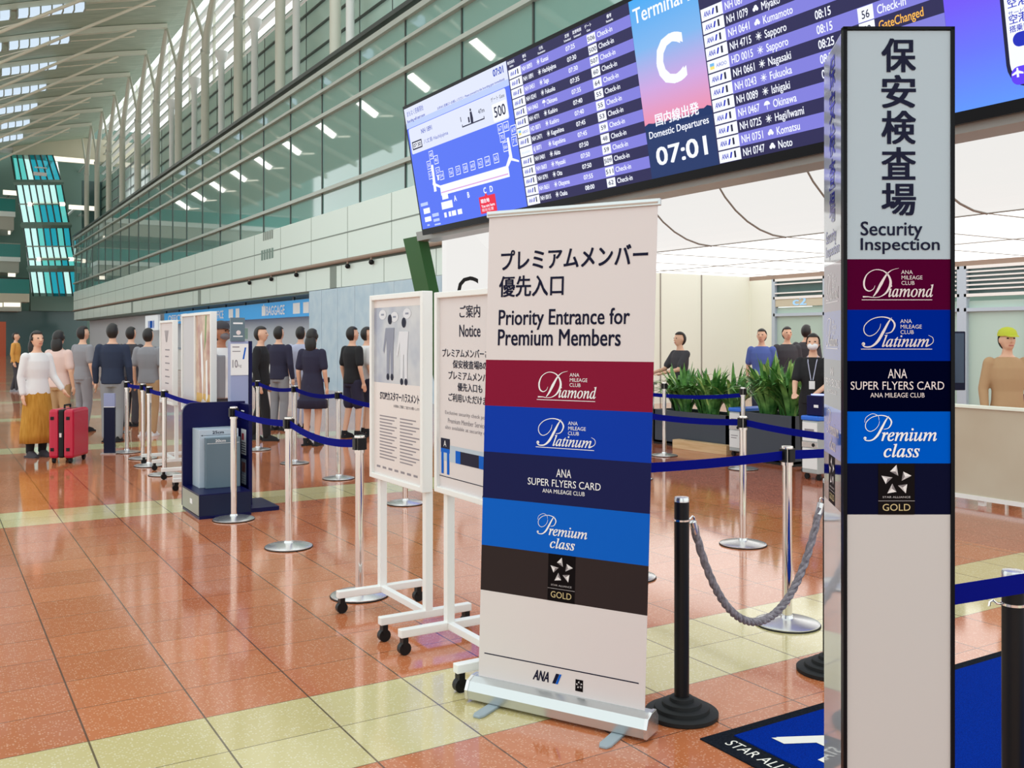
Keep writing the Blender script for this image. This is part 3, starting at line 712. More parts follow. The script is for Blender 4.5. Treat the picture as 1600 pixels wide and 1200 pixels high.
SC = dict(w=E1('white', (240, 244, 255), 1.1), blue=E1('blue', (84, 116, 246)), dk=E1('dark_row', (38, 36, 84)), lt=E1('light_row', (130, 128, 224)), ink=E1('ink', (40, 70, 190)), navy=E1('navy', (16, 20, 60)), logo=E1('logo_blue', (20, 40, 190)),
          red=E1('red', (238, 36, 70)), pale=E1('pale', (190, 208, 255)), card=E1('card', (226, 232, 252)), sea=E1('night', (2, 44, 102)), orange=E1('orange', (255, 190, 80)), vio=E1('violet', (96, 60, 250)), pink=E1('pink', (224, 170, 226)), teal=E1('cyan', (120, 190, 240)), yel=E1('yellow', (250, 230, 120)))
def grad_mat(name, stops):
    """screen image: colours by height on the board"""
    m = bpy.data.materials.new(name); m.use_nodes = True; n = m.node_tree.nodes; l = m.node_tree.links; b = n['Principled BSDF']; b.inputs['Base Color'].default_value = (.02, .02, .02, 1)
    tc = n.new('ShaderNodeTexCoord'); sx = n.new('ShaderNodeSeparateXYZ'); l.new(tc.outputs['Object'], sx.inputs[0])
    mr = n.new('ShaderNodeMapRange'); mr.inputs['From Min'].default_value = 0; mr.inputs['From Max'].default_value = HT * BB.z; l.new(sx.outputs[2], mr.inputs[0])
    r = n.new('ShaderNodeValToRGB'); e = r.color_ramp.elements
    while len(e) < len(stops): e.new(0.5)
    for q, (p, c) in enumerate(stops): e[q].position = p; e[q].color = (*srgb(*c), 1)
    l.new(mr.outputs[0], r.inputs[0]); l.new(r.outputs[0], b.inputs['Emission Color']); b.inputs['Emission Strength'].default_value = 1.0; b.inputs['Specular IOR Level'].default_value = 0.15
    return m
def screen(name, a0, a1, m, bt_=bt):
    A = Art(bp); A.rect(a0, 0, a1, HT, m, 0.0); return A.build(name, bt_)
# map screen
ms = screen('map_screen', 0, 3.70, SC['blue'])
A = Art(bp)
A.rect(0, 1.93, 3.70, 2.25, SC['card'], .002); A.rect(0, 1.88, 3.70, 1.98, SC['pale'], .003)
A.rrect(.06, 1.40, 3.57, 1.87, .04, SC['card'], .003)
A.text('まもなく搭乗開始', .10, 2.09, SC['ink'], h=.10, a1=.78, e=.005)
A.text('Boarding will start soon', .07, 1.965, SC['ink'], h=.07, a1=.80, off=.02, e=.005)
A.text('お早めに搭乗口へお越しください  Please proceed to the boarding gate immediately', 1.3, 1.975, SC['ink'], h=.055, a1=3.6, off=.01, e=.005)
A.text('07:01', 3.28, 2.10, SC['ink'], h=.11, a1=3.60, off=.03, e=.005)
mark_ana(A, .20, 1.70, .075, SC['navy'], SC['logo'])
A.text('NH 1891', .56, 1.70, SC['ink'], h=.085, a1=.99, off=.01, e=.005)
A.rect(.12, 1.47, .52, 1.62, SC['navy'], .004); A.rect(.15, 1.495, .49, 1.595, SC['w'], .005); A.text('07:30', .17, 1.51, SC['navy'], h=.07, a1=.47, off=.03, e=.006)
A.text('八丈島 Hachijojima', .60, 1.495, SC['ink'], h=.095, a1=1.55, e=.005)
A.rect(2.07, 1.53, 2.83, 1.55, SC['navy'], .005); A.rect(2.07, 1.53, 2.09, 1.58, SC['navy'], .005); A.rect(2.81, 1.53, 2.83, 1.58, SC['navy'], .005)
A.disc(2.42, 1.76, .025, SC['navy'], .005); A.poly([(2.39, 1.73), (2.45, 1.73), (2.47, 1.62), (2.46, 1.55), (2.38, 1.55), (2.38, 1.62)], SC['navy'], .005); A.rect(2.30, 1.57, 2.35, 1.66, SC['navy'], .005); A.rect(2.05, 1.63, 2.07, 1.71, SC['navy'], .005)
A.text('47m', 2.66, 1.64, SC['navy'], h=.07, a1=2.86, off=.01, e=.005)
A.text('ゲート Gate', 3.10, 1.74, SC['navy'], h=.07, a1=3.52, e=.005)
A.rrect(3.10, 1.42, 3.55, 1.70, .03, SC['w'], .005); A.text('500', 3.15, 1.48, SC['navy'], h=.17, a1=3.50, off=.015, e=.007)
# terminal plan
A.rect(.95, .52, 3.33, .70, SC['w'], .004); A.rect(.97, .44, 1.2, .53, SC['w'], .004); A.rect(.97, .56, 3.30, .58, SC['pink'], .006)
A.poly([(.70, .62), (.80, .62), (.82, 1.10), (.72, 1.10)], SC['w'], .004); A.poly([(.90, .80), (.96, .80), (.98, 1.02), (.93, 1.02)], SC['w'], .004); A.poly([(.68, .75), (.95, .66), (.97, .70), (.70, .80)], SC['w'], .004)
A.poly([(3.24, .68), (3.34, .68), (3.49, .80), (3.47, 1.12), (3.40, 1.12), (3.40, .84)], SC['w'], .004); A.poly([(3.44, .76), (3.66, .70), (3.66, .73), (3.46, .80)], SC['w'], .004)
for a, b, t_ in ((1.0, .79, '54'), (1.36, .79, '56'), (1.62, .79, '57'), (1.88, .79, '58'), (2.14, .79, '60'), (2.40, .79, '62'), (2.64, .79, '64'), (2.92, .79, '65'), (3.26, .92, '66'), (3.54, .96, '71'), (3.56, 1.13, '69'), (3.18, 1.22, '67'), (3.36, 1.22, '68'), (3.20, 1.08, '70'), (.58, 1.04, '50'), (.72, 1.20, '48'), (.88, 1.09, '46'), (.58, .86, '51'), (.88, .88, '52')):
    A.rect(a, b, a + .16, b + .15, SC['w'], .004); A.rect(a + .012, b + .012, a + .148, b + .138, SC['blue'], .006); A.text(t_, a + .03, b + .04, SC['w'], h=.07, w=.10, e=.008)
for t_, a in (('A', 1.45), ('B', 1.93), ('C', 2.50), ('D', 2.71)): A.text(t_, a, .36, SC['w'], h=.10, off=.03, e=.006, align='c')
A.rect(2.26, .04, 2.80, .32, SC['red'], .005); A.poly([(2.46, .32), (2.56, .32), (2.51, .38)], SC['red'], .005)
A.text('現在地', 2.31, .21, SC['w'], h=.07, a1=2.60, off=.03, e=.007); A.text('You are here', 2.31, .135, SC['w'], h=.05, a1=2.75, off=.02, e=.007); A.text('现在位置', 2.31, .07, SC['w'], h=.05, a1=2.70, e=.007)
for a, b, w, h in ((.08, .42, .30, .06), (.16, .27, .26, .10), (.16, .12, .26, .09), (.90, .27, .42, .13), (.48, .18, .26, .06), (.50, .09, .24, .05), (.95, .12, .09, .09), (1.12, .12, .09, .09), (1.24, .12, .16, .09), (1.46, .12, .16, .09), (.22, .04, .10, .03), (.52, .02, .24, .03)): A.rect(a, b, a + w, b + h, SC['w'] if h > .06 else SC['pale'], .004)
A.build('map_lettering', ms)

HD = .15; RH = .15
def list_screen(name, a0, a1, lo=14):
    o = screen(name, a0, a1, SC['dk'])
    A = Art(bp)
    for r in range(14):
        if r % 2 == 0: A.rect(a0 + .36, HT - HD - RH * (r + 1), a1, HT - HD - RH * r, SC['lt'], .002)
    return o, A
def rowb(r): return HT - HD - RH * (r + 1)
def cell(A, a0, r, kind):
    b = rowb(r); A.rect(a0 + .01, b + .008, a0 + .36, b + RH - .008, SC['w'], .003)
    if kind == 'NH':
        mark_ana2(A, a0 + .05, b + .045, .06)
    elif kind == 'HD':
        A.rect(a0 + .05, b + .04, a0 + .12, b + .075, SC['yel'], .005); A.rect(a0 + .05, b + .075, a0 + .12, b + .11, SC['teal'], .005); A.text('AIRDO', a0 + .15, b + .05, SC['ink'], h=.04, w=.17, e=.005)
    else: A.text('SOLASEED', a0 + .05, b + .05, SC['pale'], h=.03, w=.24, e=.005)
def mark_ana2(A, x, y, h):
    A.text('ANA', x, y, SC['logo'], h=h, w=h * 1.9, off=.02, shear=.2, e=.005)
    q = x + 2.2 * h; A.poly([(q, y), (q + .45 * h, y), (q + .85 * h, y + h * 1.1), (q + .4 * h, y + h * 1.1)], SC['logo'], .005)
    A.rect(q + 1.25 * h, y - .1 * h, q + 1.75 * h, y + 1.2 * h, SC['navy'], .005)
def icon(A, a, b, k, m):
    if k == 's':
        A.disc(a, b, .022, m, .005, 10)
        for q in range(8):
            an = pi / 4 * q; A.poly([(a + .028 * cos(an - .25), b + .028 * sin(an - .25)), (a + .05 * cos(an), b + .05 * sin(an)), (a + .028 * cos(an + .25), b + .028 * sin(an + .25))], m, .005)
    elif k == 'c':
        A.disc(a - .018, b - .01, .022, m, .005, 10); A.disc(a + .006, b + .008, .026, m, .0055, 10); A.disc(a + .026, b - .012, .02, m, .006, 10)
    else:
        A.poly([(a - .045, b)] + [(a - .045 * cos(pi * q / 8), b + .045 * sin(pi * q / 8)) for q in range(1, 8)] + [(a + .045, b)], m, .005); A.rect(a - .004, b - .05, a + .004, b, m, .005)
L1, A = list_screen('flight_list_screen', 3.70, 6.72)
rows = [('NH 0093', 's', 'Kansai', '07:25', '506'), ('NH 1891', 's', 'Hachijojima', '07:30', '500'), ('NH 0451', 's', 'Saga', '07:30', '507'), ('NH 0241', 's', 'Fukuoka', '07:35', '60'), ('NH 0463', 'u', 'Okinawa', '07:35', '64'), ('NH 4771', 's', 'Kushiro', '07:40', '55'), ('HD 0071', 's', 'Kushiro', '07:40', '55'),
        ('NH 2471', 's', 'Kagoshima', '07:45', '53'), ('6J 0071', 's', 'Kagoshima', '07:45', '59'), ('NH 0401', 's', 'Akita', '07:50', '48'), ('NH 0603', 's', 'Miyazaki', '07:50', '59'), ('NH 0791', 's', 'Oita', '07:50', '509'), ('NH 0651', 's', 'Okayama', '07:55', '511'), ('NH 0015', 's', 'Osaka', '08:00', '62')]
for r, (fl, ic, city, tm, gt) in enumerate(rows):
    b = rowb(r) + .045; cell(A, 3.72, r, fl[:2]); w = SC['w']
    A.line(fl, 4.11, b, .095, w, .02, .005, wide=.8); icon(A, 4.56, b + .035, ic, w); A.line(city, 4.63, b, .095, w, .02, .005, wide=.8)
    A.text(tm, 5.27, b, w, h=.065, w=.22, off=.02, e=.005)
    A.rect(5.78, b - .03, 5.97, b + .09, w, .004); A.text(gt, 5.875, b, SC['navy'], h=.06, w=.055 * len(gt), off=.01, e=.006, align='c'); A.text('Check-in', 6.01, b, w, h=.07, w=.33, off=.015, e=.005)
for a, t1, t2 in ((3.78, '航空会社', 'Airline'), (4.16, '便名', 'Flight'), (4.62, '行先', 'Destination'), (5.28, '定刻', 'Scheduled'), (5.52, '変更時刻', 'Estimated'), (5.78, 'ゲート', 'Gate'), (6.25, '備考', 'Remarks')):
    A.text(t1, a + .06, HT - .075, SC['w'], h=.05, off=.02, e=.005, align='c'); A.text(t2, a + .06, HT - .125, SC['w'], h=.03, off=.02, e=.005, align='c')
A.build('flight_lettering', L1)
# centre panel
tp_ = screen('terminal_screen', 6.72, 7.95, grad_mat('sunset_image', [(0, (2, 44, 102)), (.28, (2, 44, 102)), (.31, (238, 146, 176)), (.50, (206, 166, 226)), (.72, (126, 182, 240)), (1, (58, 168, 244))]))
A = Art(bp); w = SC['w']
ridge = [(6.72, .60), (6.72, .675), (6.80, .70), (6.90, .68), (7.0, .70), (7.12, .665), (7.25, .675), (7.4, .65), (7.55, .66), (7.66, .655), (7.74, .70), (7.82, .69), (7.88, .715), (7.95, .69), (7.95, .60)]
A.poly(ridge, SC['sea'], .002)
A.text('Terminal 2', 6.78, 1.95, w, a1=7.90, h=.19, off=.012, e=.005)
A.build('terminal_lettering', tp_); A.text('C', 7.10, 1.08, w, a1=7.62, h=.60, off=.03, e=.005)
A.build('terminal_lettering', tp_); A.text('国内線出発', 6.94, .635, w, a1=7.74, h=.155, off=.02, e=.006)
A.build('terminal_lettering', tp_); A.text('Domestic Departures', 6.785, .475, w, a1=7.88, h=.115, off=.012, e=.006)
A.build('terminal_lettering', tp_); A.text('07:01', 6.865, .145, w, a1=7.80, h=.23, off=.02, e=.006)
A.build('terminal_lettering', tp_)
L2, A = list_screen('flight_list_screen', 7.95, 11.00)
rows2 = {2: ('NH 087', None, '', '08:10', None, None), 3: ('NH 1079', 'c', 'Miyako', None, None, None), 4: ('NH 0641', 'c', 'Kumamoto', None, None, None), 5: ('NH 4715', 's', 'Sapporo', '08:15', None, 'Check-in'), 6: ('HD 0015', 's', 'Sapporo', '08:15', '56', 'Check-in'), 7: ('NH 0661', 's', 'Nagasaki', '08:25', '59', 'GateChanged'), 8: ('NH 0243', 's', 'Fukuoka', '08:25', None, None), 9: ('NH 0089', 's', 'Ishigaki', '08:30', None, None), 10: ('NH 0467', 'u', 'Okinawa', None, None, None), 11: ('NH 0725', 's', 'Hagi/Iwami', None, None, None), 12: ('NH 0751', 'c', 'Komatsu', None, None, None), 13: ('NH 0747', 'c', 'Noto', None, None, None)}
for r, (fl, ic, city, tm, gt, stt) in rows2.items():
    b = rowb(r) + .045; w = SC['w']; cell(A, 7.96, r, fl[:2]); A.text(fl, 8.36, b - .015, w, h=.088, w=.047 * len(fl), off=.012, e=.005)
    if ic: icon(A, 8.80, b + .03, ic, w)
    if city: A.line(city, 8.885, b - .015, .122, w, .012, .005, wide=.76)
    if tm: A.text(tm, 9.58, b - .015, w, h=.09, w=.20, off=.015, e=.005)
    if gt: A.rect(10.09, b - .04, 10.27, b + .1, w, .004); A.text(gt, 10.18, b - .015, SC['navy'], h=.08, w=.09, off=.01, e=.006, align='c')
    if stt: A.line(stt, 10.31, b - .015, .12, SC['orange'] if stt[0] == 'G' else w, .012, .005, wide=.74)
A.build('flight_lettering', L2)
ap = screen('app_screen', 11.0, LEN - .05, grad_mat('violet_image', [(0, (92, 150, 255)), (.22, (100, 116, 255)), (.42, (112, 84, 250)), (1, (96, 50, 240))]))
A = Art(bp)
A.rrect(11.52, .08, 13.3, 3.2 - 1.0, .22, SC['navy'], .003); A.rrect(11.555, .115, 13.265, 2.16, .19, SC['w'], .005); A.rrect(11.555, .115, 13.265, .27, .07, SC['vio'], .006)
A.rrect(11.60, .43, 12.6, .55, .06, SC['logo'], .007)
A.line('すべて見る', 11.75, .465, .06, SC['w'], .01, .009); A.line('空港ご利用案内', 11.58, .77, .09, SC['logo'], .015, .008); A.line('サービス', 11.58, .70, .05, SC['ink'], 0, .008); A.line('空港内でのお手伝い', 11.58, .635, .085, SC['logo'], .015, .008); A.line('搭乗口案内', 11.58, .565, .06, SC['logo'], .015, .008)
A.poly([(11.605, .18), (11.625, .18), (11.625, .21), (11.665, .20), (11.665, .215), (11.625, .235), (11.622, .26), (11.608, .26), (11.605, .235), (11.565, .215), (11.565, .20), (11.605, .21)], SC['w'], .008)
A.build('phone_picture', ap)

# ------------------------------------------------------------------ roll-up banner
BL, BR = G(742, 1090), G(1015, 1152)
ang = math.atan2(BR.y - BL.y, BR.x - BL.x)
bn = thing('roll_up_banner', 'Tall roll-up banner for premium members standing on its aluminium base', 'banner stand', (BL.x, BL.y, 0), ang)
lean = lambda b: 0.0275 * (b - .11)
def bmap(a, b, e): return (.019 + lean(b) + a, -e, b)
WB = .757
def bz(b, a): return b - 0.012 * (a / WB)
bands = [(.085, .464, 'offwhite'), (.464, .655, 'brown'), (.655, .8555, 'azure'), (.8555, 1.0505, 'navy'), (1.0505, 1.245, 'royal'), (1.245, 1.438, 'maroon'), (1.438, 2.045, 'offwhite')]
s = MB()
for b0, b1, m in bands:
    N = 6
    for q in range(N):
        c0, c1 = b0 + (b1 - b0) * q / N, b0 + (b1 - b0) * (q + 1) / N
        s.prism([bmap(0, c0, 0), bmap(WB, c0, 0), bmap(WB, c1, 0), bmap(0, c1, 0)], (0, .002, 0), M[m])
sheet = s.build('graphic_sheet', bn)
A = Art(bmap); ik = M['navy_ink']
ao = lambda b: .019 + lean(b)
A.text('プレミアムメンバー', .1305 - ao(1.85), 1.812, ik, h=.083, a1=.79 - ao(1.85), off=.022)
A.build('heading_lettering', sheet); A.text('優先入口', .1215 - ao(1.75), 1.70, ik, h=.088, a1=.426 - ao(1.75), off=.02)
A.build('heading_lettering', sheet); A.text('Priority Entrance for', .119 - ao(1.6), 1.563, ik, a1=.714 - ao(1.6), h=.085, off=.014)
A.text('Premium Members', .116 - ao(1.54), 1.498, ik, a1=.675 - ao(1.5), h=.068, off=.014); A.build('heading_lettering', sheet)
si = M['white_ink']
mark_diamond(A, .305 - ao(1.3), 1.277, .268, si); A.build('diamond_mark', sheet); mark_platinum(A, .300 - ao(1.1), 1.083, .268, si); A.build('platinum_mark', sheet); mark_flyers(A, .425 - ao(.95), .900, .33, si); A.build('card_lettering', sheet); mark_premium(A, .302 - ao(.75), .678, .232, si); A.build('class_mark', sheet)
mark_gold(A, .415 - ao(.55), .464, .123, .191); A.build('star_mark', sheet)
A.rect(.048 - ao(.2), .196, .751 - ao(.2), .2005, ik)
mark_ana(A, .283 - ao(.14), .130, .042, ik, M['azure'])
A.rect(.478 - ao(.14), .119, .512 - ao(.14), .166, M['darker']); mark_star(A, .495 - ao(.14), .145, .014)
A.build('footer_mark', sheet)
s = MB(); s.tube([(.019 + lean(2.05) - .005, 0.002, 2.05), (.019 + lean(2.05) + WB + .005, 0.002, 2.05)], .013, M['alu'], 12); s.box(.01 + lean(2.05), -.008, 2.035, .03 + lean(2.05) + WB, .012, 2.062, M['alu']); s.build('top_rail', bn, bevel=.003)
s = MB(); s.tube([(.4, .03, .06), (.42, .02, 2.05)], .009, M['alu'], 8); s.build('support_pole', bn)
s = MB()
pr = [(-.058, .012), (-.062, .05), (-.045, .085), (-.012, .098), (.03, .098), (.05, .07), (.05, .012)]
s.prism([(0.0, y, z) for y, z in pr], (.80, 0, 0), M['alu']); bs = s.build('base_cassette', bn, bevel=.004)
s = MB(); s.prism([(-.012, y * 1.06, z * 1.03) for y, z in pr], (.016, 0, 0), M['steel']); s.build('end_cap', bs, bevel=.003); s = MB(); s.prism([(.795, y * 1.06, z * 1.03) for y, z in pr], (.016, 0, 0), M['steel']); s.build('end_cap', bs, bevel=.003)
for x in (.10, .66):
    s = MB(); s.prism([(x, .05, .0), (x + .05, .05, .0), (x + .05, -.16, .0), (x + .04, -.185, .0), (x + .01, -.185, .0), (x, -.16, .0)], (0, 0, .011), mat('foot_grey', srgb(150, 164, 172), .4)); o = s.build('foot', bn, bevel=.003)

# ------------------------------------------------------------------ sign pillar
DP = 2.3702; PK = DP / F
P0 = onD(1317, 42, DP); P1 = onD(1491, 42, DP)
pl = thing('sign_pillar', 'Tall steel-sided security inspection sign pillar at the right foreground', 'sign pillar', (P0.x, P0.y, 0), math.atan2(P1.y - P0.y, P1.x - P0.x))
WP = (P1 - P0).length; HP = 2.3
Pb = onD(1285.5, 95, (HP - EYE) * F / (528 - 95.0)); d = Vector((Pb.x - P0.x, Pb.y - P0.y)); c_, s_ = cos(-pl.rotation_euler.z), sin(-pl.rotation_euler.z)
bx, by_ = d.x * c_ - d.y * s_, d.x * s_ + d.y * c_
s = MB(); s.prism([(0.004, .012, 0), (WP - .004, .012, 0), (WP - .004 + bx * .3, by_, 0), (bx + .004, by_, 0)], (0, 0, HP), M['pillar_steel']); body = s.build('steel_body', pl, bevel=.006)
pm = lambda a, b, e: (a, -e, b)
s = MB(); fw_ = .0095
s.box(0, -.004, 0, fw_, .014, HP, M['blackgloss']); s.box(WP - fw_, -.004, 0, WP, .014, HP, M['blackgloss']); s.box(0, -.004, HP - .008, WP, .014, HP, M['blackgloss']); s.box(-.006, -.006, 0, WP + .004, .02, .03, M['blackgloss'])
s.build('edge_frame', pl)
pv = lambda v: EYE + (528 - v) * PK
px_ = lambda u: (u - 1317) * PK
x0, x1 = fw_, WP - fw_
def panel(name, v0, v1, m):
    s = MB(); s.box(x0, .0, pv(v1), x1, .011, pv(v0), M[m]); return s.build(name, pl)
fp = panel('face_panel', 48, 405, 'p_grey'); 
for nm, v0, v1, m in (('maroon_panel', 405, 484, 'p_maroon'), ('royal_blue_panel', 484, 564, 'p_royal'), ('navy_panel', 564, 643, 'p_navy'), ('azure_panel', 643, 724, 'p_azure'), ('star_panel', 724, 804, 'p_dark')): panel(nm, v0, v1, m)
s = MB(); s.box(x0, 0, 0.03, x1, .011, pv(804), mat('pillar_lower_face', srgb(196, 192, 190), .3)); s.build('lower_panel', pl)
def pillar_art(A, ik, si, wi_, par):
    for ch, vt, vb in (('保', 60, 113), ('安', 117, 169), ('検', 173, 225.5), ('査', 230, 281), ('場', 286, 337)):
        A.text(ch, px_(1377), pv(vb), ik, b1=pv(vt), a1=px_(1431), off=.024)
    A.build('heading_lettering', par)
    A.text('Security', px_(1344.5), pv(375), ik, b1=pv(346), a1=px_(1441), off=.012); A.text('Inspection', px_(1344.5), pv(397), ik, b1=pv(372), a1=px_(1468), off=.012); A.build('english_lettering', par)
    mark_diamond(A, px_(1347), pv(469), (1459 - 1347) * PK, si); A.build('diamond_mark', par); mark_platinum(A, px_(1346), pv(546), (1459 - 1346) * PK, si); A.build('platinum_mark', par)
    mark_flyers(A, px_(1402), pv(621), (1475 - 1329) * PK, si); A.build('card_lettering', par); mark_premium(A, px_(1349), pv(714.5), (1465 - 1349) * PK, wi_); A.build('class_mark', par)
    mark_gold(A, px_(1400.5), pv(804), 57 * PK, 80 * PK); A.build('star_mark', par)
pillar_art(Art(pm), M['navy_ink'], M['silver_print'], M['white_ink'], pl)
# the left face carries the same print under a glossy cover
sp = Vector((bx + .004, by_ , 0)); sf = Vector((.004, .012, 0)); sd = (sf - sp); WS = sd.length; sd.normalize(); sn = Vector((sd.y, -sd.x, 0))
def sm_(a, b, e): p = sp + sd * (a / WP * WS) + sn * (.0015 + e * .7); return (p.x, p.y, b)
A = Art(sm_)
A.rect(.008, .03, WP - .004, HP - .01, M['gl_grey'], 0.0)
side = A.build('side_cover', pl)
for v0, v1, m in ((405, 484, 'gl_maroon'), (484, 564, 'gl_royal'), (564, 643, 'gl_navy'), (643, 724, 'gl_azure'), (724, 804, 'gl_dark')): A.rect(x0, pv(v1), x1, pv(v0), M[m], .0005); A.build('side_band', side)
pillar_art(A, M['gl_ink'], M['gl_silver'], M['gl_silver'], side)

# ------------------------------------------------------------------ poster stands
def poster_stand(name, label, xc, ya, yb, zb, zt, face, group='white poster stands on castors'):
    """stand facing -X; local x runs along -Y from the far end"""
    t = thing(name, label, 'poster stand', (xc, ya, 0), -pi / 2, group); L = ya - yb
    fr = MB(); w = .03
    fr.box(0, -.03, zb, w, .03, zt, M['frame_white']); fr.box(L - w, -.03, zb, L, .03, zt, M['frame_white']); fr.box(w, -.03, zb, L - w, .03, zb + w, M['frame_white']); fr.box(w, -.03, zt - w, L - w, .03, zt, M['frame_white'])
    fo = fr.build('frame', t, bevel=.004)
    bk = MB(); bk.box(w, -.012, zb + w, L - w, .02, zt - w, face); bo = bk.build('poster', t)
    for x in (.07, L - .04):
        s = MB(); s.box(x - .02, .0, .12, x + .02, .04, zb + .01, M['frame_white']); s.build('post', t)
        s = MB(); s.box(x - .021, -.25, .085, x + .021, .27, .125, M['frame_white']); fo2 = s.build('foot_bar', t, bevel=.004)
        for y in (-.225, .245):
            s = MB(); s.tube([(x - .016, y, .031), (x + .016, y, .031)], .031, M['black'], 16); s.box(x - .02, y - .014, .04, x + .02, y + .014, .086, M['black']); s.build('castor', fo2)
    s = MB(); s.box(.091, .003, .09, L - .061, .037, .121, M['frame_white']); s.build('cross_bar', t)
    return t, bo, L
def smap(a, b, e): return (a, -.012 - e, b)
t1, b1_, L = poster_stand('poster_stand', 'White castor stand with shiny cartoon-figure poster about customer harassment', 2.19, 5.11, 4.42, .735, 1.772, M['film'])
A = Art(smap); ik = M['navy_ink']; gp = mat('poster_paper', srgb(222, 212, 208), .25)
A.rect(.03, .765, L - .03, 1.28, gp, .0006); A.rect(.03, 1.70, L - .03, 1.742, gp, .0006)
def pic_figure(A, x, z, k, m1, m2, m3):
    A.disc(x, z + .40 * k, .035 * k, m1, .0016); A.poly([(x - .075 * k, z + .34 * k), (x + .075 * k, z + .34 * k), (x + .055 * k, z + .18 * k), (x - .055 * k, z + .18 * k)], m2, .0014)
    A.poly([(x - .055 * k, z + .18 * k), (x - .005 * k, z + .18 * k), (x - .015 * k, z), (x - .055 * k, z)], m3, .0014); A.poly([(x + .005 * k, z + .18 * k), (x + .055 * k, z + .18 * k), (x + .055 * k, z), (x + .015 * k, z)], m3, .0014)
    A.poly([(x - .075 * k, z + .34 * k), (x - .055 * k, z + .30 * k), (x - .10 * k, z + .16 * k), (x - .12 * k, z + .18 * k)], m2, .0013); A.disc(x - .035 * k, z - .005, .024 * k, m1, .0016); A.disc(x + .035 * k, z - .005, .024 * k, m1, .0016)
pg = mat('poster_grey', srgb(120, 122, 142), .3); pw = mat('poster_pale', srgb(214, 214, 220), .3)
pic_figure(A, .25, 1.32, .78, M['navy_ink'], pg, pg); pic_figure(A, .43, 1.30, .78, M['navy_ink'], pw, pw)
for q in range(3):
    A.disc(.15 + .16 * q, 1.66 - .015 * (q % 2), .05, pw, .0012, 14, .028); A.rect(.13 + .16 * q, 1.655 - .015 * (q % 2), .17 + .16 * q, 1.665 - .015 * (q % 2), pg, .0016)
A.build('poster_picture', b1_)
A.text('STOP!カスタマーハラスメント', .115, 1.185, ik, a1=L - .07, h=.048, off=.03)
A.text('お客様のご理解とご協力をお願いします', .30, 1.15, ik, a1=L - .07, h=.016); A.build('poster_title', b1_)
for q in range(14):
    A.rect(.11, 1.09 - q * .018, .34 - .03 * (q % 3), 1.097 - q * .018, M['text_grey'], .001); A.rect(.38, 1.09 - q * .018, .62 - .04 * ((q + 1) % 3), 1.097 - q * .018, M['text_grey'], .001)
for q in range(7): A.rect(.07 + .08 * q, .80, .12 + .08 * q, .812, M['text_grey'], .001)
A.build('poster_print', b1_)
t2, b2_, L = poster_stand('poster_stand', 'White castor stand with notice poster partly hidden behind the roll-up banner', 2.19, 4.29, 3.61, .763, 1.757, M['offwhite'])
A = Art(smap); c = L / 2
def pvp(u, v): q = onX(u, v, 2.178); return 4.29 - q.y, q.z
A.text('ご案内', c, 1.625, ik, h=.06, align='c', w=.20, off=.01); A.text('Notice', c, 1.535, ik, h=.058, align='c', w=.205, off=.01)
A.build('poster_lettering', b2_)
for q, (tx, w_) in enumerate((('プレミアムメンバーさまは', .56), ('保安検査場Bの', .34), ('プレミアムメンバー', .43), ('優先入口も', .24), ('ご利用いただけます', .43))): A.text(tx, c, 1.437 - .054 * q, ik, h=.040, align='c', w=w_, off=.015)
A.build('poster_lettering', b2_)
for q, tx in enumerate(('Exclusive security check points for', 'Premium Member Services are', 'also available at security check B')): A.text(tx, c, 1.150 - .036 * q, M['text_grey'], h=.024, align='c', w=.50 - .06 * (q == 1))
A.build('poster_lettering', b2_); A.rect(.045, .925, L - .045, 1.005, M['lt_grey'], .001); A.rect(.045, .985, .14, 1.035, M['navy_ink'], .0014); A.rect(.045, .965, .14, .985, M['azure'], .0014); A.rect(.05, .86, .075, .965, M['azure'], .0014); A.rect(.11, .86, .135, .965, M['azure'], .0014); A.text('A', .09, .995, M['white_ink'], h=.03, align='c', e=.002)
A.rect(.20, .925, .48, .985, M['navy_ink'], .0014); A.rect(.20, .925, .25, .985, M['azure'], .0018); A.rect(.43, .925, .48, .985, M['azure'], .0018)
A.rrect(.49, .86, .62, 1.06, .02, M['navy_ink'], .0018); A.rrect(.50, .87, .61, 1.05, .015, M['paper'], .0022); A.rect(.505, .96, .605, 1.02, mat('poster_orange', srgb(240, 100, 50), .5), .0026); A.text('B', .555, .975, M['white_ink'], h=.03, align='c', e=.003)
A.build('location_map', b2_); A.rect(.03, .845, L - .03, .849, ik, .0012); mark_ana(A, .46, .795, .022, ik, M['navy_ink']); A.rect(.55, .792, .57, .82, M['darker'], .0012)
A.build('poster_print', b2_)
t3, b3_, L = poster_stand('poster_stand', 'White castor stand with colourful picture poster behind the baggage sizer', 2.34, 10.0, 9.32, .745, 1.785, M['pic_red'])
A = Art(smap); A.poly([(.2, 1.55), (.27, 1.6), (.33, 1.2), (.30, .9), (.24, 1.2)], M['white_ink']); A.poly([(.40, 1.75), (.46, 1.75), (.43, 1.5), (.36, 1.4)], mat('poster_green', srgb(110, 140, 60), .4)); A.poly([(.42, 1.3), (.48, 1.32), (.50, .95), (.43, .9)], M['white_ink']); A.rect(.05, .80, .63, .98, mat('poster_gold', srgb(206, 160, 60), .4), .0006); A.poly([(.10, .82), (.5, .80), (.55, .88), (.3, .93)], M['offwhite']); A.build('poster_print', b3_)
t4, b4_, L = poster_stand('poster_stand', 'Plain white-faced castor stand between the picture poster and the farthest stand', 2.40, 10.85, 10.17, .745, 1.79, M['grey_wall'])
t5, b5_, L = poster_stand('poster_stand', 'Farthest white castor stand in the row, pale notice with small fan-shaped print', 2.46, 12.30, 11.55, .74, 1.74, M['offwhite'])
A = Art(smap)
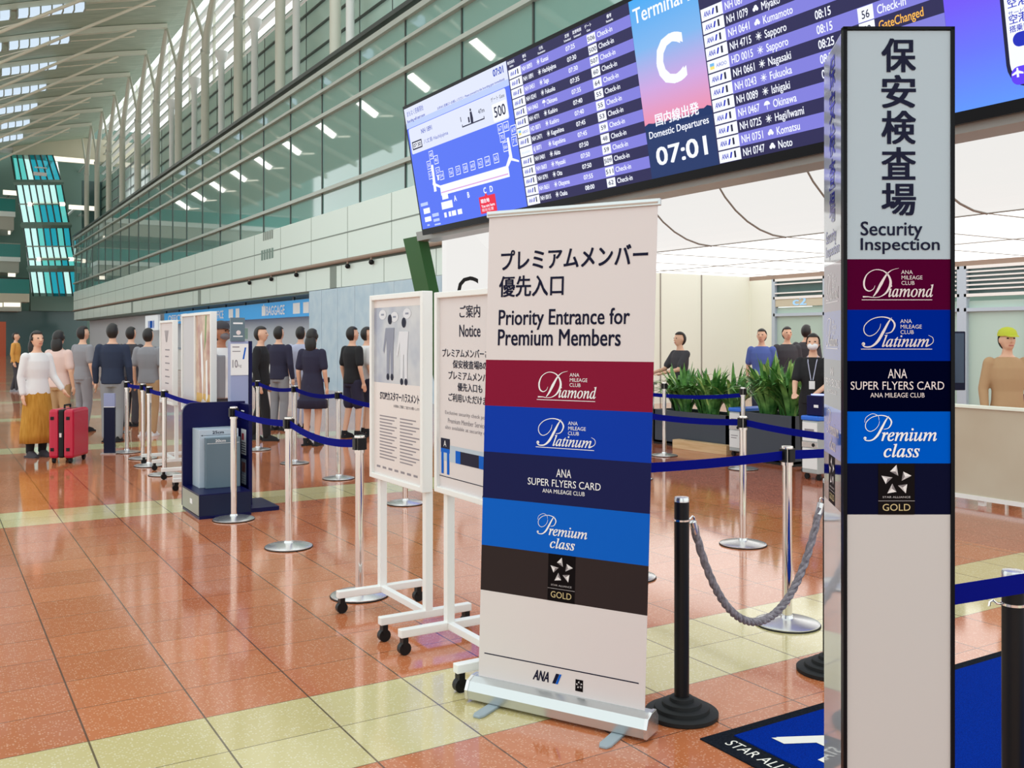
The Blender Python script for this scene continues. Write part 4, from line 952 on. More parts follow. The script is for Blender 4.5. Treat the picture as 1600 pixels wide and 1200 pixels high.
for q in range(5): A.poly([(.22 + .05 * q, 1.62), (.25 + .05 * q, 1.62), (.30 + .015 * q, 1.48), (.29 + .015 * q, 1.48)], M['text_grey'])
for q in range(6): A.rect(.25, 1.38 - .08 * q, .5 - .05 * (q % 2), 1.395 - .08 * q, M['text_grey'])
A.build('poster_print', b5_)

# ------------------------------------------------------------------ cabin baggage sizer
kz = thing('baggage_sizer', 'Navy cabin baggage size checker with grey 25cm and 20cm panels', 'baggage sizer', (1.95, 8.25, 0))
def kv(u, v, y): q = onY(u, v, y); return q.x - 1.95, q.z
s = MB(); r = .09; H2 = .945; W2 = .56
pts = [(0, .61, .03)] + [(W2, .61, .03), (W2, .61, H2)] + [(r - r * sin(radians(15 * k)), .61, H2 - r + r * cos(radians(15 * k))) for k in range(7)]
s.prism(pts, (0, .04, 0), M['kiosk_navy']); s.build('back_panel', kz)
s = MB(); s.box(0, 0, .02, .44, .61, .20, M['kiosk_dark']); s.box(-.004, 0.005, .03, .0, .60, .195, M['kiosk_grey']); s.box(0, 0, .20, .44, .61, .208, M['kiosk_navy']); s.box(0.0, -.004, 0, .44, .61, .025, M['kiosk_navy']); bx_ = s.build('base_box', kz)
s = MB(); s.box(-.008, .22, .10, -.003, .30, .14, M['white_ink']); s.build('badge', bx_)
s = MB(); s.box(.44, .10, 0, .72, .64, .035, M['kiosk_navy']); s.build('foot_plate', kz)
s = MB(); s.box(.505, .30, .035, .535, .64, .93, M['kiosk_navy']); wg = s.build('side_wing', kz)
A = Art(lambda a, b, e: (.505 - e, .60 - a, b)); A.rect(.06, .47, .22, .70, M['paper']); A.rect(.06, .20, .22, .43, M['lt_grey']); A.rect(.08, .31, .20, .40, M['pic_red'], .0014)
rd = mat('red_ink', srgb(200, 60, 70), .5)
A.rect(.08, .60, .15, .66, rd, .0014)
for q in range(5): A.rect(.07, .485 + .022 * q, .20, .493 + .022 * q, M['navy_ink'], .0014)
for q in range(4): A.rect(.07, .21 + .022 * q, .20, .218 + .022 * q, M['white_ink'], .0014)
for q in range(2): A.rect(.06, .83 + .03 * q, .16, .84 + .03 * q, M['white_ink'], .0014)
A.build('notice', wg)
s = MB(); s.box(.085, .36, .208, .43, .61, .72, M['lt_grey']); sz = s.build('size_panel', kz, bevel=.004)
s = MB(); s.box(.13, .30, .208, .43, .358, .65, M['mid_grey']); sz2 = s.build('size_panel', kz, bevel=.004)
A = Art(lambda a, b, e: (a, .36 - e, b)); A.text('25cm', .20, .680, M['navy_ink'], h=.026, w=.10, off=.02); A.rect(.10, .668, .42, .671, M['navy_ink'])
A.poly([(.10, .6695), (.115, .676), (.115, .663)], M['navy_ink']); A.poly([(.42, .6695), (.405, .676), (.405, .663)], M['navy_ink']); A.build('lettering', sz)
A = Art(lambda a, b, e: (a, .30 - e, b)); A.text('20cm', .21, .612, M['white_ink'], h=.024, w=.09, off=.01); A.rect(.14, .60, .42, .603, M['white_ink']); A.build('lettering', sz2)
# tall weight sign behind
ws = thing('weight_limit_sign', 'Tall lavender sign column with posted sheets behind the baggage sizer', 'sign', (2.42, 9.02, 0))
s = MB(); s.box(0, 0, 0, .17, .10, 1.50, M['lav']); s.build('column', ws, bevel=.005)
s = MB(); s.box(.172, -.01, 0, .20, .11, 1.50, M['kiosk_navy']); s.build('edge', ws)
s = MB(); s.box(-.003, -.012, 1.50, .13, .02, 1.72, M['mid_grey']); s.box(.13, -.008, 1.52, .16, .05, 1.62, M['dark_green']); tpn = s.build('top_poster', ws)
A = Art(lambda a, b, e: (a, -.012 - e, b)); A.rect(.02, 1.66, .11, 1.675, M['white_ink']); A.disc(.07, 1.58, .022, M['silver_print']); A.rect(.02, 1.54, .11, 1.55, M['white_ink']); A.build('print', tpn)
s = MB(); s.box(.0, -.006, 1.18, .165, -.001, 1.475, M['paper']); sh_ = s.build('sheet', ws)
A = Art(lambda a, b, e: (a, -.006 - e, b)); A.text('10', .015, 1.25, M['text_grey'], h=.075, w=.05, off=.02); A.text('kg', .07, 1.25, M['text_grey'], h=.035, w=.03); A.rect(.015, 1.44, .08, 1.45, M['text_grey']); A.rect(.015, 1.40, .09, 1.408, M['text_grey']); A.poly([(.11, 1.33), (.125, 1.33), (.145, 1.44), (.13, 1.44)], M['azure']); A.build('print', sh_)
# ------------------------------------------------------------------ belt stanchions
def make_stanchion():
    t = thing('belt_stanchion', '', 'stanchion')
    s = MB(); s.lathe([(.165, 0), (.17, .004), (.17, .012), (.150, .019), (.08, .028), (.035, .036), (.030, .05)], (0, 0, 0), M['steel'], 40); s.build('base', t, smooth=True)
    s = MB(); s.lathe([(.171, .0), (.174, .002), (.174, .006), (.171, .008)], (0, 0, 0), M['blackrub'], 40); s.build('rubber_rim', t, smooth=True)
    s = MB(); s.tube([(0, 0, .04), (0, 0, .86)], .0255, M['chrome'], 24); s.build('pole', t, smooth=True)
    s = MB(); s.tube([(0, 0, .85), (0, 0, .945)], .0315, M['chrome'], 24); s.lathe([(.0315, .945), (.030, .951), (.02, .953)], (0, 0, 0), M['chrome'], 24)
    h = s.build('head', t, smooth=True)
    s = MB()
    for a in (0, pi / 2, pi, 3 * pi / 2):
        c, q = cos(a), sin(a); P = []
        for z in (.868, .938):
            for (x, y) in ((.027, -.024), (.0375, -.020), (.0375, .020), (.027, .024)): P.append((x * c - y * q, x * q + y * c, z))
        s.add(P, [(0, 3, 2, 1), (4, 5, 6, 7), (0, 1, 5, 4), (1, 2, 6, 5), (2, 3, 7, 6), (3, 0, 4, 7)], M['black'])
    s.build('belt_socket', h)
    return t
proto = make_stanchion(); used = [False]
ST = {}
def stanchion(k, x, y, lab):
    o = proto if not used[0] else copy_tree(proto)
    used[0] = True; o.location = (x, y, 0); o.rotation_euler.z = 0; o['label'] = lab; o['group'] = 'steel belt stanchions'; ST[k] = (x, y)
for k, x, y, lab in (
    ('S1', 2.198, 8.10, 'Steel belt stanchion directly in front of the navy baggage sizer'), ('S2', 2.253, 6.825, 'Steel belt stanchion standing alone between baggage sizer and poster stand'),
    ('S3', 2.187, 5.32, 'Steel belt stanchion behind the left post of the harassment poster stand'), ('S4', 3.811, 9.863, 'Steel belt stanchion in the middle row, in front of the bare-legged people'),
    ('S5', 3.821, 11.349, 'Steel belt stanchion in the middle row, just right of the person in black'), ('S6', 3.762, 8.057, 'Steel belt stanchion whose base shows below the harassment poster'),
    ('S7', 3.851, 12.973, 'Steel belt stanchion in the middle row, at the feet of the person in black'), ('S8', 5.091, 13.652, 'Steel belt stanchion beside the bare-legged people, nearer one of the far pair'),
    ('S8b', 5.171, 14.84, 'Steel belt stanchion beside the bare-legged people, farther one of the far pair'), ('S9', 2.258, 11.152, 'Steel belt stanchion just left of the baggage sizer, nearest of its cluster'),
    ('S10', 2.261, 12.03, 'Steel belt stanchion in the left cluster, second nearest to the sizer'), ('S11', 2.33, 12.80, 'Steel belt stanchion in the left cluster, third nearest to the sizer'),
    ('S12', 2.273, 13.60, 'Steel belt stanchion with a black panel beside it in the left cluster'), ('S13', 2.63, 16.513, 'Farthest steel belt stanchion of the left cluster, right of the red suitcase'),
    ('S14', 3.83, 14.55, 'Steel belt stanchion seen behind the castor stands, nearer of two'), ('S15', 3.82, 16.2, 'Steel belt stanchion seen behind the castor stands, farther of two'),
    ('R0', 2.63, 3.68, 'Steel belt stanchion hidden behind the roll-up banner'), ('R1', 3.924, 3.604, 'Nearest steel belt stanchion right of the banner, behind the hanging rope'),
    ('R2', 5.151, 5.158, 'Steel belt stanchion in the middle of the gap between banner and pillar'), ('R3', 8.116, 8.127, 'Steel belt stanchion in line with the gates, right behind the middle one'),
    ('R4', 8.17, 9.587, 'Steel belt stanchion near the left planter beside the banner edge'), ('R5', 3.83, 4.838, 'Steel belt stanchion mostly behind the banner, base edge showing lower'),
    ('R6', 6.56, 8.156, 'Steel belt stanchion mostly behind the banner, base edge showing higher'), ('R7', 5.15, 6.75, 'Steel belt stanchion behind the banner holding the upper blue belt'),
    ('R8', 5.20, 3.55, 'Steel belt stanchion hidden behind the security sign pillar')): stanchion(k, x, y, lab)
def belt(a, b, lab, sag=.0, za=.903, zb=.903, ra=.038, rb=.038, w=.048):
    A_ = Vector((*ST[a], 0)) if isinstance(a, str) else Vector((a[0], a[1], 0)); B_ = Vector((*ST[b], 0)) if isinstance(b, str) else Vector((b[0], b[1], 0))
    d = (B_ - A_).normalized(); p = A_ + d * ra; q = B_ - d * rb; n = Vector((-d.y, d.x, 0)) * .0015
    m = (p + q) / 2; s = MB(); N = 14; vs = []
    for i in range(N + 1):
        t = i / N; c = p.lerp(q, t); z = za * (1 - t) + zb * t - sag * 4 * t * (1 - t); tw = n * 1.0
        for sg, dz in ((1, -w / 2), (-1, -w / 2), (-1, w / 2), (1, w / 2)): vs.append((c.x - m.x + tw.x * sg, c.y - m.y + tw.y * sg, z + dz))
    fs = []
    for i in range(N):
        for k in range(4): fs.append((4 * i + k, 4 * i + (k + 1) % 4, 4 * i + 4 + (k + 1) % 4, 4 * i + 4 + k))
    fs += [(3, 2, 1, 0), (4 * N, 4 * N + 1, 4 * N + 2, 4 * N + 3)]
    s.add(vs, fs, M['belt']); return s.build('barrier_belt', loc=(m.x, m.y, 0), label=lab, cat='belt', group='blue barrier belts')
belt('S1', 'S2', 'Blue barrier belt from the baggage sizer post to the lone post', .02); belt('S2', 'S3', 'Blue barrier belt sagging from the lone post to the poster stand post', .045)
belt('S9', (2.23, 8.96), 'Blue barrier belt running from the left cluster to the sizer', .02, rb=.02); belt('S9', 'S10', 'Short blue belt in the left cluster, nearest one', .01); belt('S10', 'S11', 'Short blue belt in the left cluster, middle one', .01); belt('S11', 'S12', 'Short blue belt in the left cluster, farthest one', .01)
belt('S6', 'S4', 'Blue barrier belt in front of the bare-legged people, nearer span', .05); belt('S4', 'S5', 'Blue barrier belt in front of the person in black, middle span', .04); belt('S5', 'S7', 'Blue barrier belt behind the person in black, far span', .04)
belt('S7', 'S14', 'Blue barrier belt behind the tall white castor stands, nearer span', .03); belt('S14', 'S15', 'Blue barrier belt behind the tall white castor stands, farther span', .02); belt('S8', 'S8b', 'Blue barrier belt between the far pair of posts', .03)
belt('R0', 'R1', 'Lowest blue belt from the banner to the nearest post behind the rope', .012); belt('R1', 'R8', 'Blue belt from the post behind the rope towards the sign pillar', .01)
belt('R7', 'R2', 'Middle blue belt from the banner to the post between banner and pillar', .03); belt('R2', 'R8', 'Blue belt from the middle post sloping towards the sign pillar', .04)
belt('R4', 'R3', 'Upper blue belt stretched in front of the left planter', .02, .78, .86); belt((8.18, 10.6), 'R4', 'Short blue belt beside the banner edge left of the planter', .0, .78, .78, 0)
s = MB(); s.box(-.07, -.02, 0, .07, .02, .62, M['kiosk_dark']); s.box(-.07, -.021, .62, .07, .021, .80, M['lav']); s.box(-.07, -.022, .615, .07, .022, .625, M['white_ink']); s.box(-.10, -.06, 0, .10, .06, .015, M['steel'])
s.build('floor_sign', loc=(2.05, 13.55, 0), rz=-.5, label='Small dark panel sign on the floor in the left post cluster', cat='sign')

# ------------------------------------------------------------------ black rope posts and rope
def make_rope_post():
    t = thing('rope_post', '', 'rope post')
    s = MB(); s.lathe([(.143, 0), (.147, .004), (.147, .018), (.142, .022), (.112, .024), (.110, .038), (.106, .041), (.080, .043), (.078, .056), (.074, .059), (.050, .061), (.048, .074), (.044, .077), (.03, .079)], (0, 0, 0), M['blackrub'], 44); s.build('stepped_base', t, smooth=True)
    s = MB(); s.tube([(0, 0, .07), (0, 0, .868)], .030, M['black'], 28); s.build('post', t, smooth=True)
    s = MB(); s.lathe([(.0305, .866), (.0305, .878), (.028, .884), (.015, .886)], (0, 0, 0), M['steel'], 28); s.build('cap', t, smooth=True)
    s = MB(); s.lathe([(.0302, .787), (.0325, .788), (.0325, .795), (.0302, .796)], (0, 0, 0), M['chrome'], 28)
    rg = s.build('ring', t, smooth=True)
    s = MB()
    for a in (0,):
        s.tube([(.030 * cos(a), 0, .791), (.046 * cos(a), 0, .793), (.058 * cos(a), 0, .802), (.066 * cos(a), 0, .797), (.068 * cos(a), 0, .785)], .0035, M['chrome'], 8)
    s.build('hook', rg, smooth=True)
    return t
rp = make_rope_post(); rp.location = (2.612, 2.958, 0); rp['label'] = 'Black rope post with stepped base right beside the banner'; rp['group'] = 'black rope posts'
r2 = copy_tree(rp); r2.location = (3.53, 2.989, 0); r2.rotation_euler.z = pi; r2['label'] = 'Black rope post mostly behind the sign pillar, base peeking left'
r3 = copy_tree(rp); r3.location = (2.575, 1.545, 0); r3['label'] = 'Black rope post at the right edge with blue belt across'; r3.rotation_euler.z = 2.6
rt_ = thing('barrier_rope', 'Grey twisted rope hanging between two black rope posts', 'rope', (2.612, 2.958, 0), math.atan2(.031, .918))
Lr = sqrt(.918 ** 2 + .031 ** 2); a0, a1 = .068, Lr - .068
def rope_pt(t):
    x = a0 + (a1 - a0) * t; k = (2 * t - 1); cat = (math.cosh(1.9 * k) - 1) / (math.cosh(1.9) - 1)
    return Vector((x, 0, .305 + (.757 - .305) * cat))
PT = [rope_pt(i / 160) for i in range(161)]
s = MB(); 
for ph in range(3):
    pts = []
    for i, p in enumerate(PT):
        t = (PT[min(i + 1, 160)] - PT[max(i - 1, 0)]).normalized(); n1 = Vector((0, 1, 0)); n2 = t.cross(n1); an = 2 * pi * (ph / 3) + i * .42
        pts.append(p + (n1 * cos(an) + n2 * sin(an)) * .0082)
    s.tube(pts, .0098, M['rope'], 8)
s.build('strands', rt_, smooth=True)
for t0, t1 in ((0, 1), (160, 159)):
    p, q = PT[t0], PT[t1]; d = (p - q).normalized(); s = MB(); s.tube([p - d * .03, p + d * .022, p + d * .027], [.0155, .0155, .008], M['steel'], 16); s.build('ferrule', rt_, smooth=True)
ST['B3'] = (2.575, 1.545)
# belt across the right-hand post, from the pillar
q0 = onD(1480, 931, 2.52); q1 = onD(1625, 907.5, 2.60)
belt((q0.x, q0.y), (q1.x, q1.y), 'Blue belt from the sign pillar across the right-edge black post', 0, q0.z, q1.z, 0, 0, .053)

# ------------------------------------------------------------------ entrance mat
mt = thing('entrance_mat', 'Blue carpet mat with black edge and white lettering by the pillar', 'mat', (2.51, 2.74, 0))
s = MB(); s.box(0, -3.2, 0, 2.4, 0, .006, M['mat_black']); s.build('rubber_edge', mt, bevel=.002)
s = MB(); s.box(.125, -3.1, .004, 2.33, -.055, .010, M['mat_blue']); s.build('carpet_field', mt)
wht = M['mat_white']
# edge words read along the left border, the big letters along the carpet
vs_ = Art(lambda a, b, e: (.042 + b, -a, .0065 + e))
vs_.text('STAR ALLIANCE', .085, .0, wht, h=.055, w=.45, off=.0, e=.001)
vs_.build('border_lettering', mt)
fl_ = Art(lambda a, b, e: (.225 + b, -a, .0105 + e))
fl_.text('ANA', .15, 0, wht, h=.40, w=.85, off=.03, shear=.2, e=.001)
fl_.build('carpet_lettering', mt)

# ------------------------------------------------------------------ red suitcase
sc = thing('suitcase', 'Cherry red hard-shell suitcase with black zip band on castors', 'suitcase', (1.50, 13.02, 0), radians(-30))
s = MB(); s.box(-.15, -.24, .06, -.03, .24, .66, M['suit_red']); s.build('shell', sc, bevel=.035)
s = MB(); s.box(.03, -.24, .06, .15, .24, .66, M['suit_red']); s.build('shell', sc, bevel=.035)
s = MB(); s.box(-.034, -.235, .065, .034, .235, .655, M['black']); zb_ = s.build('zip_band', sc, bevel=.02)
s = MB(); s.box(-.012, -.246, .32, .012, -.23, .37, M['silver_print']); s.build('lock', zb_)
s = MB(); s.tube([(-.02, -.08, .66), (-.02, -.08, .70), (-.02, .08, .70), (-.02, .08, .66)], .012, M['black'], 8); s.build('handle', sc)
for x in (-.10, .10):
    for y in (-.19, .19):
        s = MB(); s.tube([(x - .014, y, .028), (x + .014, y, .028)], .028, M['black'], 14); s.box(x - .02, y - .018, .03, x + .02, y + .018, .075, M['black']); s.build('castor', sc)
for x in (-.10, .09):
    for z in (.17, .55): s = MB(); s.box(x - .02, -.246, z - .02, x + .02, -.236, z + .02, M['black']); s.build('corner_stud', sc)

# ------------------------------------------------------------------ planters, plants, gates
def palm(name, label, x, y, z0, h, spread, n, seed, lit=.2, loc=None):
    rnd = random.Random(seed); s = MB()
    for i in range(n):
        an = rnd.uniform(0, 2 * pi); tilt = rnd.uniform(.1, 1.0) ** .8; Lf = h * rnd.uniform(.7, 1.1); w = rnd.uniform(.020, .036)
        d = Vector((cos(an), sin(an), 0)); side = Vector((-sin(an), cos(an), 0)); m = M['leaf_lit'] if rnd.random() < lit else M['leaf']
        base = d * rnd.uniform(0, .08); vs = []; N = 6
        for k in range(N + 1):
            t = k / N; r = spread * tilt * (t ** 1.4); z = Lf * (t - .62 * tilt * t * t * t); c = base + d * r + Vector((0, 0, z)); ww = w * (sin(pi * min(1, .12 + .88 * t)) ** .7 + .05)
            vs += [c - side * ww, c + Vector((0, 0, -.004)), c + side * ww]
        fs = []
        for k in range(N): fs += [(3 * k, 3 * k + 1, 3 * k + 4, 3 * k + 3), (3 * k + 1, 3 * k + 2, 3 * k + 5, 3 * k + 4)]
        s.add(vs, fs, m)
    t = thing(name, label, 'plant', (x, y, z0), 0, 'broad-leaved palms in the planters')
    s.build('foliage', t, smooth=True); st = MB()
    for k in range(5):
        a = k * 1.256; st.tube([(.02 * cos(a), .02 * sin(a), -.03), (.05 * cos(a), .05 * sin(a), h * .35)], .008, M['leaf'], 6)
    st.build('stem', t)
def planter(label, x, y, lx, ly, h):
    t = thing('planter_box', label, 'planter', (x, y, 0), 0, 'charcoal planter boxes'); s = MB()
    s.box(-lx / 2, -ly / 2, .03, lx / 2, -ly / 2 + .03, h, M['planter']); s.box(-lx / 2, ly / 2 - .03, .03, lx / 2, ly / 2, h, M['planter']); s.box(-lx / 2, -ly / 2, .03, -lx / 2 + .03, ly / 2, h, M['planter']); s.box(lx / 2 - .03, -ly / 2, .03, lx / 2, ly / 2, h, M['planter']); s.box(-lx / 2, -ly / 2, 0, lx / 2, ly / 2, .06, M['black'])
    s.build('box', t); s = MB(); s.box(-lx / 2 + .03, -ly / 2 + .03, .06, lx / 2 - .03, ly / 2 - .03, h - .04, M['soil']); s.build('soil', t)
planter('Long charcoal planter between the banner and the first gate machine', 9.25, 10.05, .5, 1.5, .50)
planter('Charcoal planter between the two gate machines', 9.0, 8.38, .5, .88, .60)
pn = 0
for (cx, cy, hz, L_, n_, lab) in ((9.25, 10.05, .46, 1.1, 5, 'left'), (9.0, 8.42, .56, .5, 4, 'right')):
    for k in range(n_):
        yy = cy + L_ / 2 - L_ * k / (n_ - 1); pn += 1
        palm('potted_palm', 'Green palm in the %s planter, %s from its left end' % (lab, ORD[k]), cx + .05 * (-1) ** k, yy, hz, .80 if lab == 'left' else .86, .52, 60, 11 + pn, .12 if lab == 'left' else .25)
def gate(label, x, y, rz, h):
    t = thing('gate_machine', label, 'gate machine', (x, y, 0), rz, 'boarding gate machines')
    s = MB(); s.box(-.25, -.11, .07, .25, .11, h - .05, M['gate_grey']); b = s.build('body', t, bevel=.012)
    s = MB(); s.box(-.26, -.12, h - .05, .26, .12, h, M['gate_blue']); s.build('top', t, bevel=.012)
    s = MB(); s.box(-.255, -.10, .42, -.249, .10, h - .07, M['paper']); s.build('notice', t)
    s = MB(); s.box(-.255, -.10, .12, -.249, .10, .34, M['paper']); s.build('notice', t)
    s = MB(); s.box(-.256, -.105, .35, -.249, .105, .41, M['steel']); s.tube([(-.259, -.05, .38), (-.25, -.05, .38)], .02, M['black'], 12); s.build('lock_plate', t)
    A = Art(lambda a, b, e: (-.255 - e, -a, b)); A.rect(-.07, h - .17, .06, h - .14, M['text_grey']); A.rect(-.07, .24, .03, .25, M['text_grey']); A.rect(-.07, .27, .05, .28, M['text_grey']); A.build('print', t)
    for px2 in (-.20, .20):
        for py in (-.08, .08): s = MB(); s.tube([(px2 - .012, py, .03), (px2 + .012, py, .03)], .03, M['black'], 12); s.box(px2 - .015, py - .015, .03, px2 + .015, py + .015, .08, M['black']); s.build('castor', t)
    return t
gate('White and grey gate machine with blue top beside the sign pillar', 8.36, 7.13, 0.0, .69); gate('White and grey gate machine with blue top between the planters', 9.12, 9.02, .0, .63)
rd_ = thing('ticket_reader', 'Navy ticket reader with glowing ring on the right gate machine', 'ticket reader', (8.26, 7.11, .69), 0)
s = MB(); s.box(-.11, -.105, 0, .11, .105, .22, M['kiosk_navy']); s.build('housing', rd_, bevel=.01)
s = MB(); s.lathe([(.075, .22), (.075, .23), (.05, .231)], (-.02, .02, 0), M['ring_led'], 24); s.build('light_ring', rd_)
s = MB(); s.box(-.113, -.06, .09, -.108, .0, .12, M['white_ink']); s.build('badge', rd_)
s = MB(); s.box(-.06, -.5, .0, .06, .5, .12, M['wood']); s.box(-.05, -.48, .12, .05, .48, .125, M['wood']); s.build('wooden_ramp', loc=(8.92, 9.70, 0), rz=.05, bevel=.008, label='Pale wooden box edge on the floor before the left planter', cat='wooden box')
# inspection table with trays, left of the left planter
tb = thing('tray_table', 'Pale table with bags and trays beside the banner edge', 'table', (8.95, 11.28, 0))
s = MB(); s.box(-.25, -.32, .84, .25, .32, .88, M['gate_grey']); s.build('top', tb)
for x in (-.2, .2):
    for y in (-.27, .27): s = MB(); s.box(x - .02, y - .02, 0, x + .02, y + .02, .84, M['steel']); s.build('leg', tb)
s = MB(); s.box(-.175, -.245, .25, .175, .245, .80, M['dark_green']); s.build('apron', tb)
s = MB(); s.ball((0, 0, .06), .17, .12, .07, M['c_indigo']); s.tube([(-.1, 0, .1), (0, 0, .18), (.1, 0, .1)], .012, M['c_indigo'], 8); s.build('shoulder_bag', smooth=True, loc=(9.0, 11.15, .88), label='Dark blue bag lying on the pale table by the banner', cat='bag')
# frosted partition on the right
pa = thing('frosted_partition', 'Low frosted screen with pale top rail right of the sign pillar', 'partition', (8.18, 5.6, 0))
s = MB(); s.box(-.01, -2.6, .09, .01, 0, .885, M['frost']); s.build('frosted_panel', pa)
s = MB(); s.box(-.03, -2.6, .885, .04, .02, .915, M['cream']); s.build('top_rail', pa, bevel=.004)
s = MB(); s.box(-.02, -2.6, .05, .02, 0, .09, M['frame_white']); s.build('bottom_rail', pa)
for y in (-.38, -2.55): s = MB(); s.box(.012, y - .03, 0, .05, y + .03, .88, M['frame_white']); s.build('post', pa)
mo = thing('monitor', 'Dark upright screening monitor right behind the sign pillar', 'monitor', (9.25, 6.35, 0), -.5)
s = MB(); s.box(-.32, -.02, .97, .26, .05, 1.60, M['kiosk_dark']); s.build('housing', mo, bevel=.01)
s = MB(); s.box(-.30, -.024, 1.05, .24, -.019, 1.58, mat('screen_dark', srgb(40, 62, 92), .15)); sc_ = s.build('screen', mo)
s = MB()
for q in range(9): s.box(-.18 + .035 * q, -.028, 1.01, -.155 + .035 * q, -.022, 1.025, M['white_ink'])
s.build('button_row', mo)
s = MB(); s.box(-.10, -.01, 0, .04, .05, .97, M['gate_grey']); s.box(-.2, -.15, 0, .14, .2, .03, M['gate_grey']); s.build('stand', mo)
ST['Q0'] = (9.6, 6.6)
for k, x, y, lab in (('Q1', 9.75, 5.95, 'Steel belt stanchion behind the dark monitor in the screening area'), ('Q2', 9.75, 3.9, 'Steel belt stanchion beyond the right edge in the screening area')): stanchion(k, x, y, lab)
belt('Q1', 'Q2', 'Blue belt above the frosted screen at the right edge', .02, .905, .905, w=.09)
# ------------------------------------------------------------------ people
def loft(s, rings, m, n=18):
    """rings: (cx, cy, z, rx, ry)"""
    vs = []
    for cx, cy, z, rx, ry in rings:
        for k in range(n):
            an = 2 * pi * k / n; vs.append((cx + rx * cos(an), cy + ry * sin(an), z))
    fs = []
    for i in range(len(rings) - 1):
        for k in range(n):
            k2 = (k + 1) % n; fs.append((i * n + k, i * n + k2, (i + 1) * n + k2, (i + 1) * n + k))
    fs.append(tuple(range(n - 1, -1, -1))); fs.append(tuple(range((len(rings) - 1) * n, len(rings) * n)))
    s.add(vs, fs, m)
def limb(s, pts, rs, m, n=12):
    P = [Vector(p) for p in pts]; out = []; rr = []
    for i in range(len(P) - 1):
        for k in range(4): t = k / 4; out.append(P[i].lerp(P[i + 1], t)); rr.append(rs[i] * (1 - t) + rs[i + 1] * t)
    out.append(P[-1]); rr.append(rs[-1]); s.tube(out, rr, m, n)
    for p, r in zip(P, rs): s.ball(p, r, r, r, m, 10, 6)
def fuse(o, vox, it=4):
    r = o.modifiers.new('fuse', 'REMESH'); r.mode = 'VOXEL'; r.voxel_size = vox; r.use_smooth_shade = True
    q = o.modifiers.new('soften', 'SMOOTH'); q.iterations = it; q.factor = .5
def hand(s, w, e, m, k=1.0):
    """palm, four bent fingers of unequal length and a thumb on the side"""
    w = Vector(w); d = (w - Vector(e)).normalized(); side = Vector((0, 1, 0)) if abs(d.y) < .8 else Vector((1, 0, 0)); side = (side - d * side.dot(d)).normalized(); nrm = d.cross(side)
    c = w + d * .05
    for q in range(4):
        f = (q - 1.5) * .019; L = (.068, .078, .074, .058)[q]; b = w + d * .088 + side * f
        s.tube([w + d * .02 + side * f * .8, b, b + d * L * .5 + nrm * .006, b + d * L * .92 + nrm * .024], [.0125, .0105, .0095, .007], m, 7)
    s.ball(c, .03, .03, .03, m, 10, 6)
    t0 = w + d * .03 + side * .03; s.tube([w + d * .015 + side * .015, t0 + side * .012 + d * .015, t0 + side * .022 + d * .05 + nrm * .012], [.014, .012, .009], m, 7)
